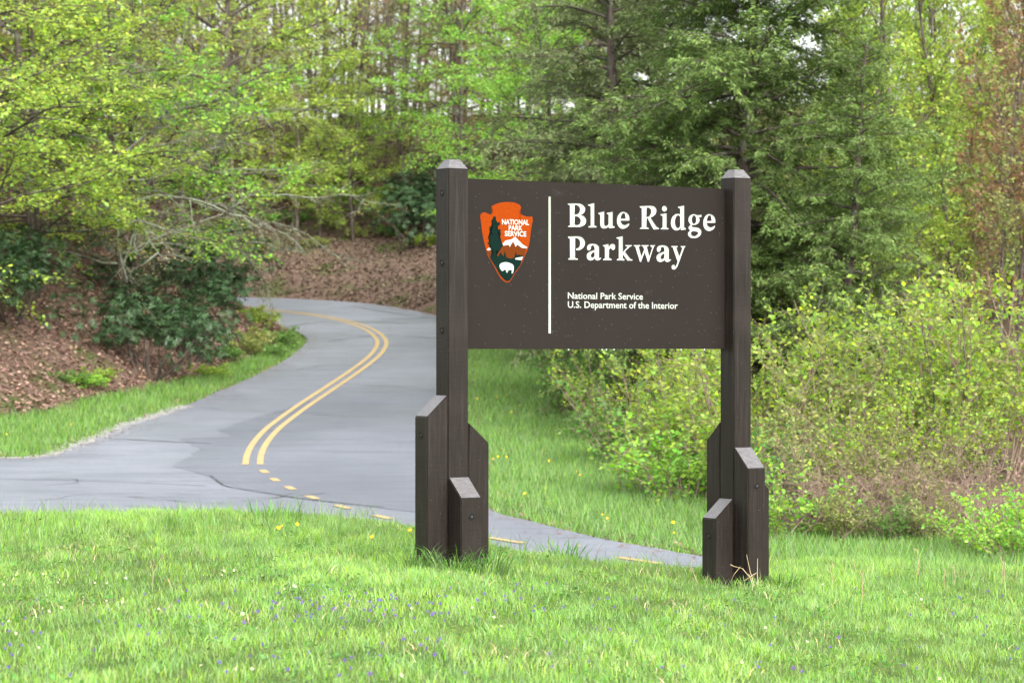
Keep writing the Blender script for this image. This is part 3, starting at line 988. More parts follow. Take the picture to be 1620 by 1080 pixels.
# ------------------------------------------------------------------ plant builders
class Plant:
    def __init__(self, seed):
        self.r = np.random.default_rng(seed)
        self.tubes = []            # (pts, radii, sides, slot)
        self.lp, self.la, self.ln, self.ls, self.lt = [], [], [], [], []
    def limb(self, p0, d0, L, r0, r1, nseg, wander=0.1, trop=0.0, sides=4, slot=0):
        p = np.array(p0, float)
        d = norm(np.array(d0, float))
        pts = [p]
        W_ = self.r.normal(0, wander, (nseg, 3))
        for k in range(nseg):
            d = norm(d + W_[k] + np.array([0, 0, trop]))
            p = p + d * (L / nseg)
            pts.append(p)
        pts = np.array(pts)
        self.tubes.append((pts, np.linspace(r0, r1, nseg + 1), sides, slot))
        return pts
    @staticmethod
    def at(pts, t):
        n = len(pts) - 1
        i = min(int(t * n), n - 1)
        f = t * n - i
        return pts[i] * (1 - f) + pts[i + 1] * f, norm(pts[i + 1] - pts[i])
    def leaves(self, pos, axis, normal, size, tint):
        self.lp.append(pos); self.la.append(axis); self.ln.append(normal); self.ls.append(size); self.lt.append(tint)
    def twig_leaves(self, pts, n, size, flat=0.5, spread=0.05, t0=0.15, droop=0.0, tint=None, ratio_jit=0.35):
        t = np.clip(t0 + (1 - t0) * (np.arange(n) + self.r.uniform(0, 1, n)) / n, 0, 0.999)
        k = len(pts) - 1
        i = (t * k).astype(int)
        f = (t * k - i)[:, None]
        pos = pts[i] * (1 - f) + pts[i + 1] * f
        tan = norm(pts[i + 1] - pts[i])
        side = np.where(np.arange(n) % 2 == 0, 1.0, -1.0)[:, None]
        lat = norm(np.cross(tan, np.array([0, 0, 1.0])) + 1e-3)
        ax = norm(tan * self.r.uniform(0.2, 0.9, (n, 1)) + lat * side * self.r.uniform(0.4, 1.0, (n, 1)) + self.r.normal(0, 0.25, (n, 3)) + np.array([0, 0, -droop]))
        nr = norm(self.r.normal(0, flat, (n, 3)) + np.array([0, 0, 1.0]))
        pos = pos + self.r.normal(0, spread, (n, 3))
        sz = size * self.r.uniform(1 - ratio_jit, 1 + ratio_jit, n)
        tn = self.r.uniform(0, 1, n) if tint is None else np.clip(tint + self.r.normal(0, 0.15, n), 0, 1)
        self.leaves(pos, ax, nr, sz, tn)
    def wood_arrays(self, slots):
        vs, fs, off = [], [], 0
        groups = {}
        for pts, rad, sides, slot in self.tubes:
            if slot in slots:
                groups.setdefault((len(pts), sides), []).append((pts, rad))
        for (n, sd), lst in groups.items():
            P = np.array([q[0] for q in lst]); R = np.array([q[1] for q in lst])
            tg = np.gradient(P, axis=1)
            tg = norm(tg)
            ref = np.where(np.abs(tg[:, :, 2:3]) > 0.9, np.array([1.0, 0, 0]), np.array([0, 0, 1.0]))
            a = norm(np.cross(tg, ref)); b = np.cross(tg, a)
            th = np.arange(sd) * 2 * np.pi / sd
            ring = P[:, :, None, :] + R[:, :, None, None] * (a[:, :, None, :] * np.cos(th)[None, None, :, None] + b[:, :, None, :] * np.sin(th)[None, None, :, None])
            B = len(lst)
            vs.append(ring.reshape(-1, 3))
            base = off + np.arange(B)[:, None, None] * n * sd + np.arange(n - 1)[None, :, None] * sd
            k = np.arange(sd)[None, None, :]; k2 = (k + 1) % sd
            fs.append(np.stack([base + k, base + k2, base + sd + k2, base + sd + k], -1).reshape(-1, 4))
            off += B * n * sd
        if not vs:
            return np.zeros((0, 3)), np.zeros((0, 4), int)
        return np.concatenate(vs), np.concatenate(fs)
    def leaf_arrays(self, ratio=0.55):
        P = np.concatenate(self.lp); A = np.concatenate(self.la); Nn = np.concatenate(self.ln); S = np.concatenate(self.ls); Tn = np.concatenate(self.lt)
        lat = norm(np.cross(Nn, A))
        nn_ = np.cross(A, lat)
        S_ = S[:, None]
        v0 = P
        v1 = P + A * S_ * 0.45 + lat * S_ * ratio * 0.5 + nn_ * S_ * 0.08
        v2 = P + A * S_
        v3 = P + A * S_ * 0.45 - lat * S_ * ratio * 0.5 + nn_ * S_ * 0.08
        V_ = np.stack([v0, v1, v2, v3], 1).reshape(-1, 3)
        F_ = np.arange(len(P) * 4).reshape(-1, 4)
        return V_, F_, np.repeat(Tn, 4)
    def meshes(self, name, bark, leafm, ratio=0.55, twig_mat=None):
        wv, wf = self.wood_arrays({0})
        tv, tf = self.wood_arrays({1})
        trunk = np_mesh(name + '_trunk', wv, [(wf, 0)], [bark], smooth=True) if len(wv) else None
        lv, lf, lr = self.leaf_arrays(ratio)
        vv = np.concatenate([lv, tv]); ff = [(lf, 0), (tf + len(lv), 1)]
        crown = np_mesh(name + '_crown', vv, ff, [leafm, twig_mat or bark], rnd=np.concatenate([lr, np.full(len(tv), 0.5)]))
        return trunk, crown

def rz(v, a):
    ca, sa = math.cos(a), math.sin(a)
    return np.array([v[0] * ca - v[1] * sa, v[0] * sa + v[1] * ca, v[2]])

def gen_broad(seed, wander=.12, H=11, z0=0.8, nl=34, Lmax=4.6, el0=0.05, el1=0.9, sub=11, twigs=6, nleaf=9, leaf=0.085, flat=0.4, r0=0.16, droop=-0.015, twig_len=0.55, lslot=0, profile=None):
    p = Plant(seed); r = p.r
    tr = p.limb((0, 0, -0.4), (r.normal(0, .06), r.normal(0, .06), 1), H, r0, 0.03, 10, 0.05, 0.02, sides=7)
    az = r.uniform(0, 6.28)
    for i in range(nl):
        t = (z0 + 0.4) / H + (1 - (z0 + 0.4) / H) * (i + r.uniform(0, .9)) / nl
        t = min(t, 0.985)
        pos, tan = p.at(tr, t)
        az += 2.4 + r.normal(0, .35)
        u = (t * H - z0) / (H - z0)
        el = el0 + (el1 - el0) * u + r.normal(0, .12)
        prof_ = (0.62 + 0.38 * math.sin(min(1, u * 1.6 + .25) * math.pi / 2)) * (1 - 0.72 * max(0, u - .35) / .65) if profile is None else profile(u)
        L = Lmax * prof_ * r.uniform(.75, 1.15)
        d = (math.cos(az) * math.cos(el), math.sin(az) * math.cos(el), math.sin(el))
        rr = max(0.012, r0 * 0.42 * (L / Lmax))
        b = p.limb(pos, d, L, rr, 0.006, 9, wander, droop, sides=4, slot=lslot)
        ns = max(4, int(sub * L / Lmax))
        for j in range(ns):
            tt_ = 0.18 + 0.8 * (j + r.uniform(0, .9)) / ns
            pos2, tan2 = p.at(b, min(tt_, .98))
            sd = 1 if j % 2 else -1
            d2 = rz(tan2, sd * r.uniform(.5, 1.1)); d2[2] = d2[2] * .6 + r.normal(0.02, .16)
            L2 = L * .36 * (1.15 - .7 * tt_) * r.uniform(.7, 1.25) + .15
            b2 = p.limb(pos2, d2, L2, max(.006, rr * .45), .003, 4, wander * 1.2, droop * 1.5, sides=3, slot=lslot)
            nt_ = max(2, int(round(twigs * (0.5 + L2 / (Lmax * .36)) * .8)))
            for k in range(nt_):
                t3 = .15 + .83 * (k + r.uniform(0, .9)) / nt_
                pos3, tan3 = p.at(b2, min(t3, .98))
                d3 = rz(tan3, (1 if k % 2 else -1) * r.uniform(.4, 1.0)); d3[2] += r.normal(0, .18)
                b3 = p.limb(pos3, d3, twig_len * r.uniform(.5, 1.2), .004, .002, 2, .12, droop * 2, sides=3, slot=1)
                if nleaf:
                    p.twig_leaves(b3, max(1, int(nleaf * r.uniform(.6, 1.4))), leaf, flat)
            if nleaf:
                p.twig_leaves(b2, max(1, nleaf // 2), leaf, flat)
    return p

def gen_slender(seed, H=17, z0=4.5, nl=26, Lmax=3.0, leaf=0.06, nleaf=4, r0=.14, el=0.55, sub=7, twigs=3, lean=.04, flat=.9):
    p = Plant(seed); r = p.r
    tr = p.limb((0, 0, -.4), (r.normal(0, lean), r.normal(0, lean), 1), H, r0, .02, 12, .035, .01, sides=6)
    az = r.uniform(0, 6.28)
    for i in range(nl):
        t = min(.985, (z0 + .4) / H + (1 - (z0 + .4) / H) * (i + r.uniform(0, .9)) / nl)
        pos, tan = p.at(tr, t)
        az += 2.4 + r.normal(0, .5)
        e = el + r.normal(0, .2) + .35 * t
        L = Lmax * (1.05 - .75 * t) * r.uniform(.6, 1.2)
        b = p.limb(pos, (math.cos(az) * math.cos(e), math.sin(az) * math.cos(e), math.sin(e)), L, max(.012, r0 * .3), .005, 6, .13, .03, sides=4)
        ns = max(3, int(sub * L / Lmax))
        for j in range(ns):
            t2 = .2 + .78 * (j + r.uniform(0, .9)) / ns
            p2, tn2 = p.at(b, min(.98, t2))
            d2 = norm(tn2 + r.normal(0, .55, 3) + np.array([0, 0, .15]))
            L2 = L * .34 * r.uniform(.6, 1.2)
            b2 = p.limb(p2, d2, L2, .008, .003, 3, .12, .03, sides=3)
            for k in range(twigs):
                p3, tn3 = p.at(b2, min(.98, .2 + .75 * (k + r.uniform(0, .9)) / twigs))
                b3 = p.limb(p3, norm(tn3 + r.normal(0, .5, 3)), .35 * r.uniform(.5, 1.3), .004, .002, 2, .1, .02, sides=3, slot=1)
                if nleaf:
                    p.twig_leaves(b3, max(1, int(nleaf * r.uniform(.6, 1.5))), leaf, flat, spread=.04)
    return p

def gen_hemlock(seed, H=14, R=3.6, z0=.5, step=.13, leaf=.15):
    p = Plant(seed); r = p.r
    tr = p.limb((0, 0, -.4), (r.normal(0, .02), r.normal(0, .02), 1), H, .2, .02, 10, .02, .01, sides=7)
    az = 0.0
    z = z0
    while z < H - .6:
        u = (z - z0) / (H - z0)
        pos, tan = p.at(tr, min(.99, (z + .4) / H))
        az += 2.4 + r.normal(0, .4)
        L = R * (1 - u) ** .72 * r.uniform(.62, 1.12) * (0.7 + .3 * min(1, u * 6)) + .25
        el = .22 + .25 * u + r.normal(0, .24)
        b = p.limb(pos, (math.cos(az) * math.cos(el), math.sin(az) * math.cos(el), math.sin(el)), L, .018 + .008 * L, .004, 8, .07, -.055, sides=4)
        ns = max(6, int(L * 7))
        for j in range(ns):
            t2 = .08 + .91 * (j + r.uniform(0, .8)) / ns
            p2, tn2 = p.at(b, min(.985, t2))
            d2 = rz(tn2, (1 if j % 2 else -1) * r.uniform(.6, 1.05)); d2[2] += r.normal(-.02, .34)
            L2 = (L * .30 * (1.2 - .85 * t2) + .18) * r.uniform(.6, 1.25)
            b2 = p.limb(p2, d2, L2, .006, .003, 4, .1, -.05, sides=3, slot=1)
            n = max(9, int(L2 * 80))
            p.twig_leaves(b2, n, leaf, .55, spread=.035, t0=.12, droop=.25, tint=float(np.clip(.28 + .5 * t2 ** 2, 0, 1)))
        z += step * r.uniform(.6, 1.4)
    return p

def gen_shrub(seed, H=2.4, stems=16, spread=1.0, leaf=.055, nleaf=5, sub=9, arch=-.02, r0=.012, flat=.8, lean=.35, twl=.3):
    p = Plant(seed); r = p.r
    for s_ in range(stems):
        a = r.uniform(0, 6.28); rad = spread * .35 * math.sqrt(r.uniform(0, 1))
        d = (math.cos(a) * lean * r.uniform(.2, 1.6), math.sin(a) * lean * r.uniform(.2, 1.6), 1)
        L = H * r.uniform(.55, 1.1)
        st = p.limb((math.cos(a) * rad, math.sin(a) * rad, -.1), d, L, r0 * r.uniform(.7, 1.3), .003, 8, .09, arch, sides=4)
        for j in range(sub):
            t = .18 + .8 * (j + r.uniform(0, .9)) / sub
            p2, tn2 = p.at(st, min(.98, t))
            d2 = norm(tn2 * .5 + r.normal(0, .6, 3) + np.array([0, 0, .15]))
            b = p.limb(p2, d2, H * .24 * r.uniform(.5, 1.3) * (1.2 - .6 * t), .005, .002, 4, .14, arch, sides=3, slot=1)
            p.twig_leaves(b, nleaf, leaf, flat, spread=.03)
            for k in range(2):
                p3, tn3 = p.at(b, r.uniform(.3, .95))
                b3 = p.limb(p3, norm(tn3 + r.normal(0, .6, 3)), twl * r.uniform(.4, 1.2), .003, .0015, 2, .1, 0, sides=3, slot=1)
                p.twig_leaves(b3, nleaf, leaf, flat, spread=.025)
    return p

def gen_rhodo(seed, H=2.2, R=1.6, n=420, leaf=.15):
    """evergreen with whorls of long leathery leaves on crooked stems"""
    p = Plant(seed); r = p.r
    for s_ in range(12):
        a = r.uniform(0, 6.28)
        p.limb((math.cos(a) * .2, math.sin(a) * .2, -.15), (math.cos(a) * .6, math.sin(a) * .6, 1), H * r.uniform(.6, .95), .03, .008, 6, .2, .0, sides=5)
    lob = [(r.normal(0, R * .45), r.normal(0, R * .45), H * r.uniform(.3, .75), R * r.uniform(.35, .6)) for _ in range(9)]
    for k in range(n):
        cx, cy, cz, cr = lob[k % 9]
        v = norm(r.normal(0, 1, 3) + np.array([0, 0, .25])) * cr * r.uniform(.75, 1.05)
        c0 = np.array([cx, cy, max(.08, cz + v[2] * .9)]) + np.array([v[0], v[1], 0])
        up = norm(v * .8 + np.array([0, 0, .6]) + r.normal(0, .2, 3))
        m_ = r.integers(6, 10)
        th = np.arange(m_) * 6.283 / m_ + r.uniform(0, 6)
        a_ = norm(np.cross(up, [0.3, 0.2, .9])); b_ = np.cross(up, a_)
        rad = a_[None] * np.cos(th)[:, None] + b_[None] * np.sin(th)[:, None]
        ax = norm(rad + up[None] * r.uniform(-.35, .35, (m_, 1)))
        nr = norm(np.tile(up, (m_, 1)) + r.normal(0, .2, (m_, 3)))
        p.leaves(np.tile(c0, (m_, 1)), ax, nr, leaf * r.uniform(.7, 1.2, m_), r.uniform(0, 1, m_))
    return p

def gen_bramble(seed, n=75, R=1.3, H=1.3):
    p = Plant(seed); r = p.r
    for k in range(n):
        a = r.uniform(0, 6.28); q = R * .8 * math.sqrt(r.uniform(0, 1))
        az = r.uniform(0, 6.28)
        st = p.limb((math.cos(a) * q, math.sin(a) * q, -.05), (math.cos(az) * .6, math.sin(az) * .6, 1), H * r.uniform(.7, 1.7), .006, .002, 8, .16, -.13, sides=3)
        for j in range(4):
            p2, tn = p.at(st, r.uniform(.3, .98))
            b = p.limb(p2, norm(tn + r.normal(0, .8, 3)), .35 * r.uniform(.4, 1.3), .003, .0015, 3, .2, -.06, sides=3, slot=1)
            if r.uniform() < .6:
                p.twig_leaves(b, 2, .035, 1.0, spread=.03)
    return p

PROTO = {}
def proto(name, plant, bark, leafm, ratio=.55, twig=None):
    PROTO[name] = plant.meshes(name, bark, leafm, ratio, twig)

CLR = dict(lime=(.40, .54, .085), yellow=(.40, .55, .085), fresh=(.30, .54, .075), bronze=(.36, .29, .13), rust=(.38, .25, .13), olive=(.32, .37, .11),
           hemlock=(.165, .25, .068), hemlock2=(.19, .24, .10), rhodo=(.044, .09, .034), shrub=(.31, .44, .06), deep=(.17, .32, .07), dry=(.34, .23, .17), moss=(.15, .17, .025))

USED = {}
def where(px):
    for lim, ph in ((60, 'at the left edge'), (200, 'above the left bank'), (330, 'behind the bare branches'), (450, 'over the bend\'s far end'), (560, 'over the middle road bend'), (640, 'left of the left sign post'),
                    (700, 'just left of the left sign post'), (750, 'right behind the left sign post'), (850, 'above the emblem'), (930, 'above the sign\'s divider line'), (1020, 'above the sign\'s first word'), (1110, 'above the sign\'s second word'),
                    (1200, 'behind the right sign post'), (1270, 'just right of the right sign post'), (1350, 'little right of the right post'), (1430, 'between right post and picture edge'), (1500, 'well right of the sign'), (1570, 'near the right edge')):
        if px < lim:
            return ph
    return 'at the right edge'
ROWS = ('front row', 'second row', 'third row', 'fourth row', 'fifth row', 'back row')
HUE = dict(lime='lime green', yellow='yellow-green', fresh='fresh green', bronze='bronze', rust='rust-budded', olive='olive', shrub='yellow-green', deep='deep green', dry='brown')
def put(kind, nm, px, D, s=1.0, rot=0.0, col='lime', label=None, cat='tree', group=None, dz=0.0, X=None, trunk_name='trunk', crown_name='crown'):
    X = atpx(px, D) if X is None else X
    if label in USED:
        label = ('larger ' if s > USED[label] else 'smaller ') + label
    USED[label] = s
    o = empty(nm, (X, D, float(T(X, D)[0]) + dz), rot, s)
    tag(o, label, cat, group)
    tm, cm = PROTO[kind]
    if tm is not None:
        link(bpy.data.objects.new(trunk_name, tm), o)
    cr = link(bpy.data.objects.new(crown_name, cm), o)
    cc = CLR[col] if isinstance(col, str) else col
    cr.color = (*cc, 1)
    if kind in ('bramble', 'low_plant', 'rhodo_a', 'rhodo_b', 'shrub_a', 'shrub_b', 'shrub_c'):
        for ch in o.children:
            ch['kind'] = 'stuff'
    return o

#@@PLANTS
proto('broad_low', gen_broad(11, H=11, z0=1.3, nl=38, Lmax=4.8, nleaf=13, leaf=.095, r0=.12), M['bark_dark'], M['leaf'], .8)
proto('broad_low2', gen_broad(12, H=12, z0=.8, nl=38, Lmax=4.4, sub=12, nleaf=12, leaf=.092, r0=.12), M['bark_dark'], M['leaf'], .8)
proto('broad_mid', gen_broad(13, H=13, z0=2.2, nl=38, Lmax=4.2, nleaf=12, leaf=.095, r0=.12), M['bark_dark'], M['leaf'], .8)
proto('lichen', gen_broad(14, wander=.24, H=8, z0=.8, nl=30, Lmax=5.0, sub=15, twigs=5, nleaf=5, leaf=.065, el0=.12, el1=.8, droop=-.03, r0=.11, lslot=1), M['bark_dark'], M['leaf'], twig=M['bark_lichen'])
proto('slender_a', gen_slender(21, H=17, z0=4.5, nl=28, nleaf=5, leaf=.085, r0=.10), M['bark'], M['leaf'], .65)
proto('slender_b', gen_slender(22, H=19, z0=3.5, nl=30, nleaf=6, leaf=.085, r0=.12), M['bark_dark'], M['leaf'], .65)
proto('slender_c', gen_slender(23, H=15, z0=2.0, nl=30, Lmax=2.8, nleaf=6, leaf=.085, r0=.06), M['bark_dark'], M['leaf'], .65)
proto('sapling', gen_slender(24, H=11, z0=.5, nl=40, Lmax=2.2, nleaf=12, leaf=.085, r0=.035, el=.8, sub=8), M['bark'], M['leaf'], .65)
proto('sapling_b', gen_slender(25, H=12, z0=.8, nl=36, Lmax=2.0, nleaf=10, leaf=.08, r0=.04, el=.95, sub=8), M['bark_dark'], M['leaf'], .65)
proto('hemlock_a', gen_hemlock(31, H=15, R=4.5, step=.07, leaf=.10), M['bark_dark'], M['needle'], .3)
proto('hemlock_b', gen_hemlock(32, H=10, R=3.0, step=.085, leaf=.10), M['bark_dark'], M['needle'], .3)
proto('shrub_a', gen_shrub(41, nleaf=5, leaf=.08, stems=13, r0=.016, sub=10), M['cane'], M['leaf'], .65)
proto('shrub_b', gen_shrub(42, H=3.1, stems=8, nleaf=5, leaf=.075, lean=.25, r0=.018, sub=12), M['bark'], M['leaf'], .65)
proto('shrub_c', gen_shrub(43, H=1.3, stems=20, spread=1.3, leaf=.085, nleaf=5, lean=.6, sub=6), M['cane'], M['leaf'], .7)
proto('low_plant', gen_shrub(44, H=.5, stems=26, spread=1.6, leaf=.08, nleaf=6, lean=.8, sub=4, r0=.005, twl=.1), M['cane'], M['leaf'], .6)
proto('rhodo_a', gen_rhodo(51, n=900, leaf=.125), M['bark_dark'], M['glossy_leaf'], .28)
proto('rhodo_b', gen_rhodo(52, H=1.6, R=1.3, n=650, leaf=.125), M['bark_dark'], M['glossy_leaf'], .28)
proto('bramble', gen_bramble(61), M['cane'], M['litter'], .6, M['cane'])

# --- left bank
LB = [
 ('broad_low', -60, 60, 1.0, .3, 'yellow', 'yellow-green tree hanging low over the bank at the left edge of the picture'),
 ('broad_low2', 60, 66, 1.0, 1.7, 'lime', 'lime green layered tree on the bank above the leftmost dark rhododendron'),
 ('broad_low', 210, 72, 1.05, 4.1, 'fresh', 'bright fresh green tree at the top left, behind the lichen-covered branches'),
 ('broad_low2', 390, 102, 1.1, 2.2, 'lime', 'lime green tree above the hidden part of the road bend'),
 ('broad_mid', 120, 80, 1.1, 5.0, 'olive', 'olive green tall tree deep on the left bank'),
 ('broad_mid', 300, 84, 1.1, .9, 'lime', 'tall yellow-green tree standing over the spur of the bank'),
 ('broad_low', -120, 72, 1.2, 2.9, 'bronze', 'bronze budding tree at the far left edge of the bank'),
 ('broad_low', 70, 67, .8, 2.6, 'yellow', 'yellow-green tree just above the leftmost rhododendron'),
 ('broad_mid', -30, 86, 1.2, 3.3, 'lime', 'tall lime tree at the back of the left bank'),
]
for kd, px, D, s_, ro, cl_, lab in LB:
    put(kd, 'broadleaf_tree', px, D, s_, ro, cl_, lab)
put('lichen', 'lichen_tree', 200, 69, 1.0, 5.9, 'bronze', 'nearly bare tree with pale lichen-covered branches reaching over the road bank')
put('lichen', 'lichen_tree', 300, 76, .9, 1.2, 'bronze', 'second lichen-grey bare tree, closer to the road bend')
for kd, px, D, s_, ro, lab in (
    ('rhodo_a', 15, 63, 1.0, 0, 'dark green rhododendron at the left edge of the picture'),
    ('rhodo_a', 235, 64.5, 1.0, 2, 'largest dark green rhododendron in the middle of the leaf-covered bank'),
    ('rhodo_b', 300, 68, 1.1, 4, 'rhododendron on the right side of the largest one, below the bare branches'),
    ('rhodo_a', 270, 71, 1.1, 5, 'rhododendron higher up the bank, behind the largest one'),
    ('rhodo_b', 350, 78, .8, .5, 'rhododendron on the spur nearest to the road bend'),
    ('rhodo_a', 655, 97.5, 1.15, .8, 'dark rhododendron beyond the road, just left of the left sign post'),
    ('rhodo_b', 685, 99, 1.3, 2.8, 'dark rhododendron half hidden behind the left sign post')):
    put(kd, 'rhododendron', px, D, s_, ro, 'rhodo', lab, 'shrub', 'rhododendrons', trunk_name='stems', crown_name='foliage')
for k, (px, D, s_, cl_) in enumerate(((395, 74, 1.0, 'olive'), (430, 76, 1.0, 'deep'), (375, 72, 1.0, 'olive'), (350, 70, .8, 'deep'), (415, 73, .8, 'deep'), (400, 78, 1.1, 'shrub'), (330, 67, .7, 'shrub'), (110, 61.5, .6, 'deep'), (135, 61.8, .7, 'fresh'), (150, 62.5, .6, 'shrub'))):
    put('low_plant', 'leafy_ground_plant', px, D, s_, k * 1.3, cl_, 'low leafy %s plant on the left bank %s' % (HUE[cl_], ('beside the bend, upper', 'nearest the road bend', 'below the spur rhododendron', 'below the bare branches', 'second nearest the bend', 'topmost by the bend', 'at the grass edge by the largest rhododendron', 'leftmost in the open litter', 'middle one in the open litter', 'rightmost in the open litter')[k]), 'plant', 'leafy plants on the left bank', trunk_name='stems', crown_name='foliage')

for k, (px, D, s_, cl_) in enumerate(((420, 100, .9, 'olive'), (460, 102, 1.1, 'deep'), (500, 99.5, .8, 'olive'), (530, 103, 1.2, 'deep'), (570, 100, .8, 'olive'), (590, 104, 1.2, 'shrub'), (620, 99.5, .9, 'deep'), (640, 102, 1.0, 'olive'), (480, 105, 1.3, 'olive'), (550, 106, 1.3, 'deep'), (675, 97.5, 1.0, 'shrub'))):
    put('low_plant', 'leafy_ground_plant', px, D, s_, k * 1.7, cl_, 'low leafy %s plant on the slope beyond the road, number %s from the left' % (HUE[cl_], ('one', 'two', 'four', 'five', 'seven', 'eight', 'nine', 'ten', 'three', 'six', 'eleven')[k]), 'plant', 'leafy plants on the slope beyond the road', trunk_name='stems', crown_name='foliage')
# --- wood behind the road
cols = ['bronze', 'bronze', 'olive', 'rust', 'olive', 'bronze', 'olive']
kinds = ['slender_a', 'slender_b', 'slender_c']
k = 0
for row_i, D in enumerate((101, 106, 112, 119, 128, 140)):
    for px in np.arange(-80, 1000, 62 if D < 110 else 46):
        pxx = px + rng.uniform(-28, 28)
        put(kinds[k % 3], 'forest_tree', pxx, D + rng.uniform(-2, 2), rng.uniform(.8, 1.1), rng.uniform(0, 6.28), (cl_ := cols[int(rng.integers(0, 7))]),
            'slender %s tree in far wood, %s, %s' % (HUE[cl_], ROWS[row_i], where(pxx)), 'tree', 'slender trees in the wood beyond the road')
        k += 1
for px, D, s_, ro, cl_, lab in ((505, 100, .75, .2, 'lime', 'small fresh green tree low over the far side of the road bend'), (560, 99.5, .55, 2.0, 'lime', 'small layered green sapling before the trunks beyond the road'),
                                (800, 84, .85, 1.1, 'fresh', 'bright green layered tree above the left half of the sign panel'), (915, 76, .85, 3.1, 'fresh', 'bright green tree above the middle of the sign panel'), (735, 99, .95, 5.1, 'fresh', 'green layered tree right above the left sign post')):
    put('broad_mid' if s_ > .8 else 'broad_low2', 'broadleaf_tree', px, D, s_, ro, cl_, lab)

for row_i, D in enumerate((107, 117, 130)):
    for px in np.arange(-60, 1010, 112):
        put('broad_low2', 'understory_tree', (pxx := px + rng.uniform(-30, 30)), D + rng.uniform(-2, 2), rng.uniform(.5, .75), rng.uniform(0, 6.28), (cl_ := ['bronze', 'olive', 'bronze', 'rust', 'olive'][int(rng.integers(0, 5))]),
            'low bushy %s tree, far undergrowth, %s, %s' % (HUE[cl_], ROWS[row_i], where(pxx)), 'tree', 'undergrowth trees in the wood beyond the road')
for row_i, D in enumerate((70, 82)):
    for px in np.arange(1060, 1700, 105):
        put('broad_low2', 'understory_tree', (pxx := px + rng.uniform(-30, 30)), D + rng.uniform(-2, 2), rng.uniform(.45, .65), rng.uniform(0, 6.28), (cl_ := ['lime', 'olive', 'lime', 'shrub'][int(rng.integers(0, 4))]),
            'low bushy %s tree behind hemlocks, %s, %s' % (HUE[cl_], ROWS[row_i], where(pxx)), 'tree', 'undergrowth trees on the right')
# --- right side
for kd, px, D, s_, ro, cl_, lab in (
    ('hemlock_a', 1165, 53, 1.0, 0.4, 'hemlock', 'large hemlock with drooping sprays rising behind the right half of the sign'),
    ('hemlock_b', 985, 60, 1.2, 2.0, 'hemlock2', 'twiggy grey-green hemlock behind the middle of the sign'),
    ('hemlock_b', 1330, 50, .72, 3.6, 'hemlock', 'smaller hemlock right of the right sign post'),
    ('hemlock_a', 1050, 70, 1.05, 5.0, 'hemlock2', 'hemlock deeper in, left of the large one')):
    put(kd, 'hemlock_tree', px, D, s_, ro, cl_, lab)
k = 0
for row_i, D in enumerate((56, 63, 72, 84, 98)):
    for px in np.arange(1340, 1760, 58):
        pxx = px + rng.uniform(-25, 25)
        cl_ = ['lime', 'lime', 'shrub', 'olive'][int(rng.integers(0, 4))] if pxx < 1570 or rng.uniform() < .4 else 'rust'
        lab = 'slim upright tree with %s %s, %s, %s' % (HUE[cl_].replace('-budded', '-coloured'), 'buds' if cl_ == 'rust' else 'leaves', ROWS[row_i], where(pxx))
        grp = 'rust budding trees at the right edge' if cl_ == 'rust' else 'slim yellow-green trees on the right'
        put(('sapling', 'sapling_b')[k % 2], 'slim_tree', pxx, D + rng.uniform(-2, 2), rng.uniform(.85, 1.2), rng.uniform(0, 6.28), cl_, lab, 'tree', grp)
        k += 1
k = 0
for px, D, kd, s_, cl_ in ((930, 58, 'shrub_c', 1.2, 'deep'), (960, 52, 'shrub_a', .8, 'shrub'), (1000, 48, 'shrub_c', 1.1, 'deep'), (1040, 46, 'shrub_a', .9, 'shrub'), (1030, 41.5, 'shrub_c', .9, 'fresh'), (1075, 40, 'shrub_c', 1.0, 'fresh'), (1110, 42, 'shrub_a', 1.0, 'shrub'), (1090, 46, 'shrub_b', 1.1, 'shrub'),
                          (1150, 41, 'shrub_a', 1.0, 'shrub'), (1200, 39, 'shrub_a', 1.0, 'shrub'), (1230, 37, 'shrub_c', .9, 'deep'), (1250, 41, 'shrub_b', 1.05, 'shrub'), (1300, 40, 'shrub_b', 1.0, 'shrub'), (1330, 38, 'shrub_a', .95, 'olive'), (1380, 40, 'shrub_a', 1.1, 'shrub'), (1410, 37.5, 'shrub_b', .9, 'shrub'),
                          (1450, 39, 'shrub_a', 1.1, 'shrub'), (1500, 38, 'shrub_b', 1.0, 'shrub'), (1530, 40, 'shrub_a', 1.2, 'shrub'), (1580, 38, 'shrub_a', 1.15, 'shrub'), (1630, 39, 'shrub_a', 1.2, 'shrub'), (1560, 32.6, 'shrub_c', .6, 'fresh'), (1610, 31.6, 'shrub_c', .65, 'fresh'), (1345, 34.2, 'shrub_c', .45, 'olive'), (1400, 34.0, 'shrub_c', .4, 'deep'), (1470, 34.0, 'shrub_c', .45, 'olive'), (1235, 34.5, 'shrub_c', .8, 'fresh'), (1320, 35.6, 'shrub_a', .6, 'olive'), (1370, 36, 'shrub_a', .65, 'shrub'), (1465, 36, 'shrub_a', .7, 'shrub'), (1425, 35.4, 'shrub_c', .6, 'olive'), (1520, 36.2, 'shrub_b', .6, 'shrub')):
    put(kd, 'wild_shrub', px, D, s_, k * 1.9, cl_, '%s %s thicket shrub, %s, %s' % ({'shrub_a': 'arching', 'shrub_b': 'tall thin', 'shrub_c': 'low broad'}[kd], HUE[cl_], 'front' if D < 35 else 'second row' if D < 37.7 else 'middle' if D < 39.5 else 'fourth row' if D < 41.2 else 'back', where(px).replace('above the', 'below the').replace('behind the right', 'beside the right')), 'shrub', 'thicket shrubs right of the road', trunk_name='stems', crown_name='foliage')
    k += 1
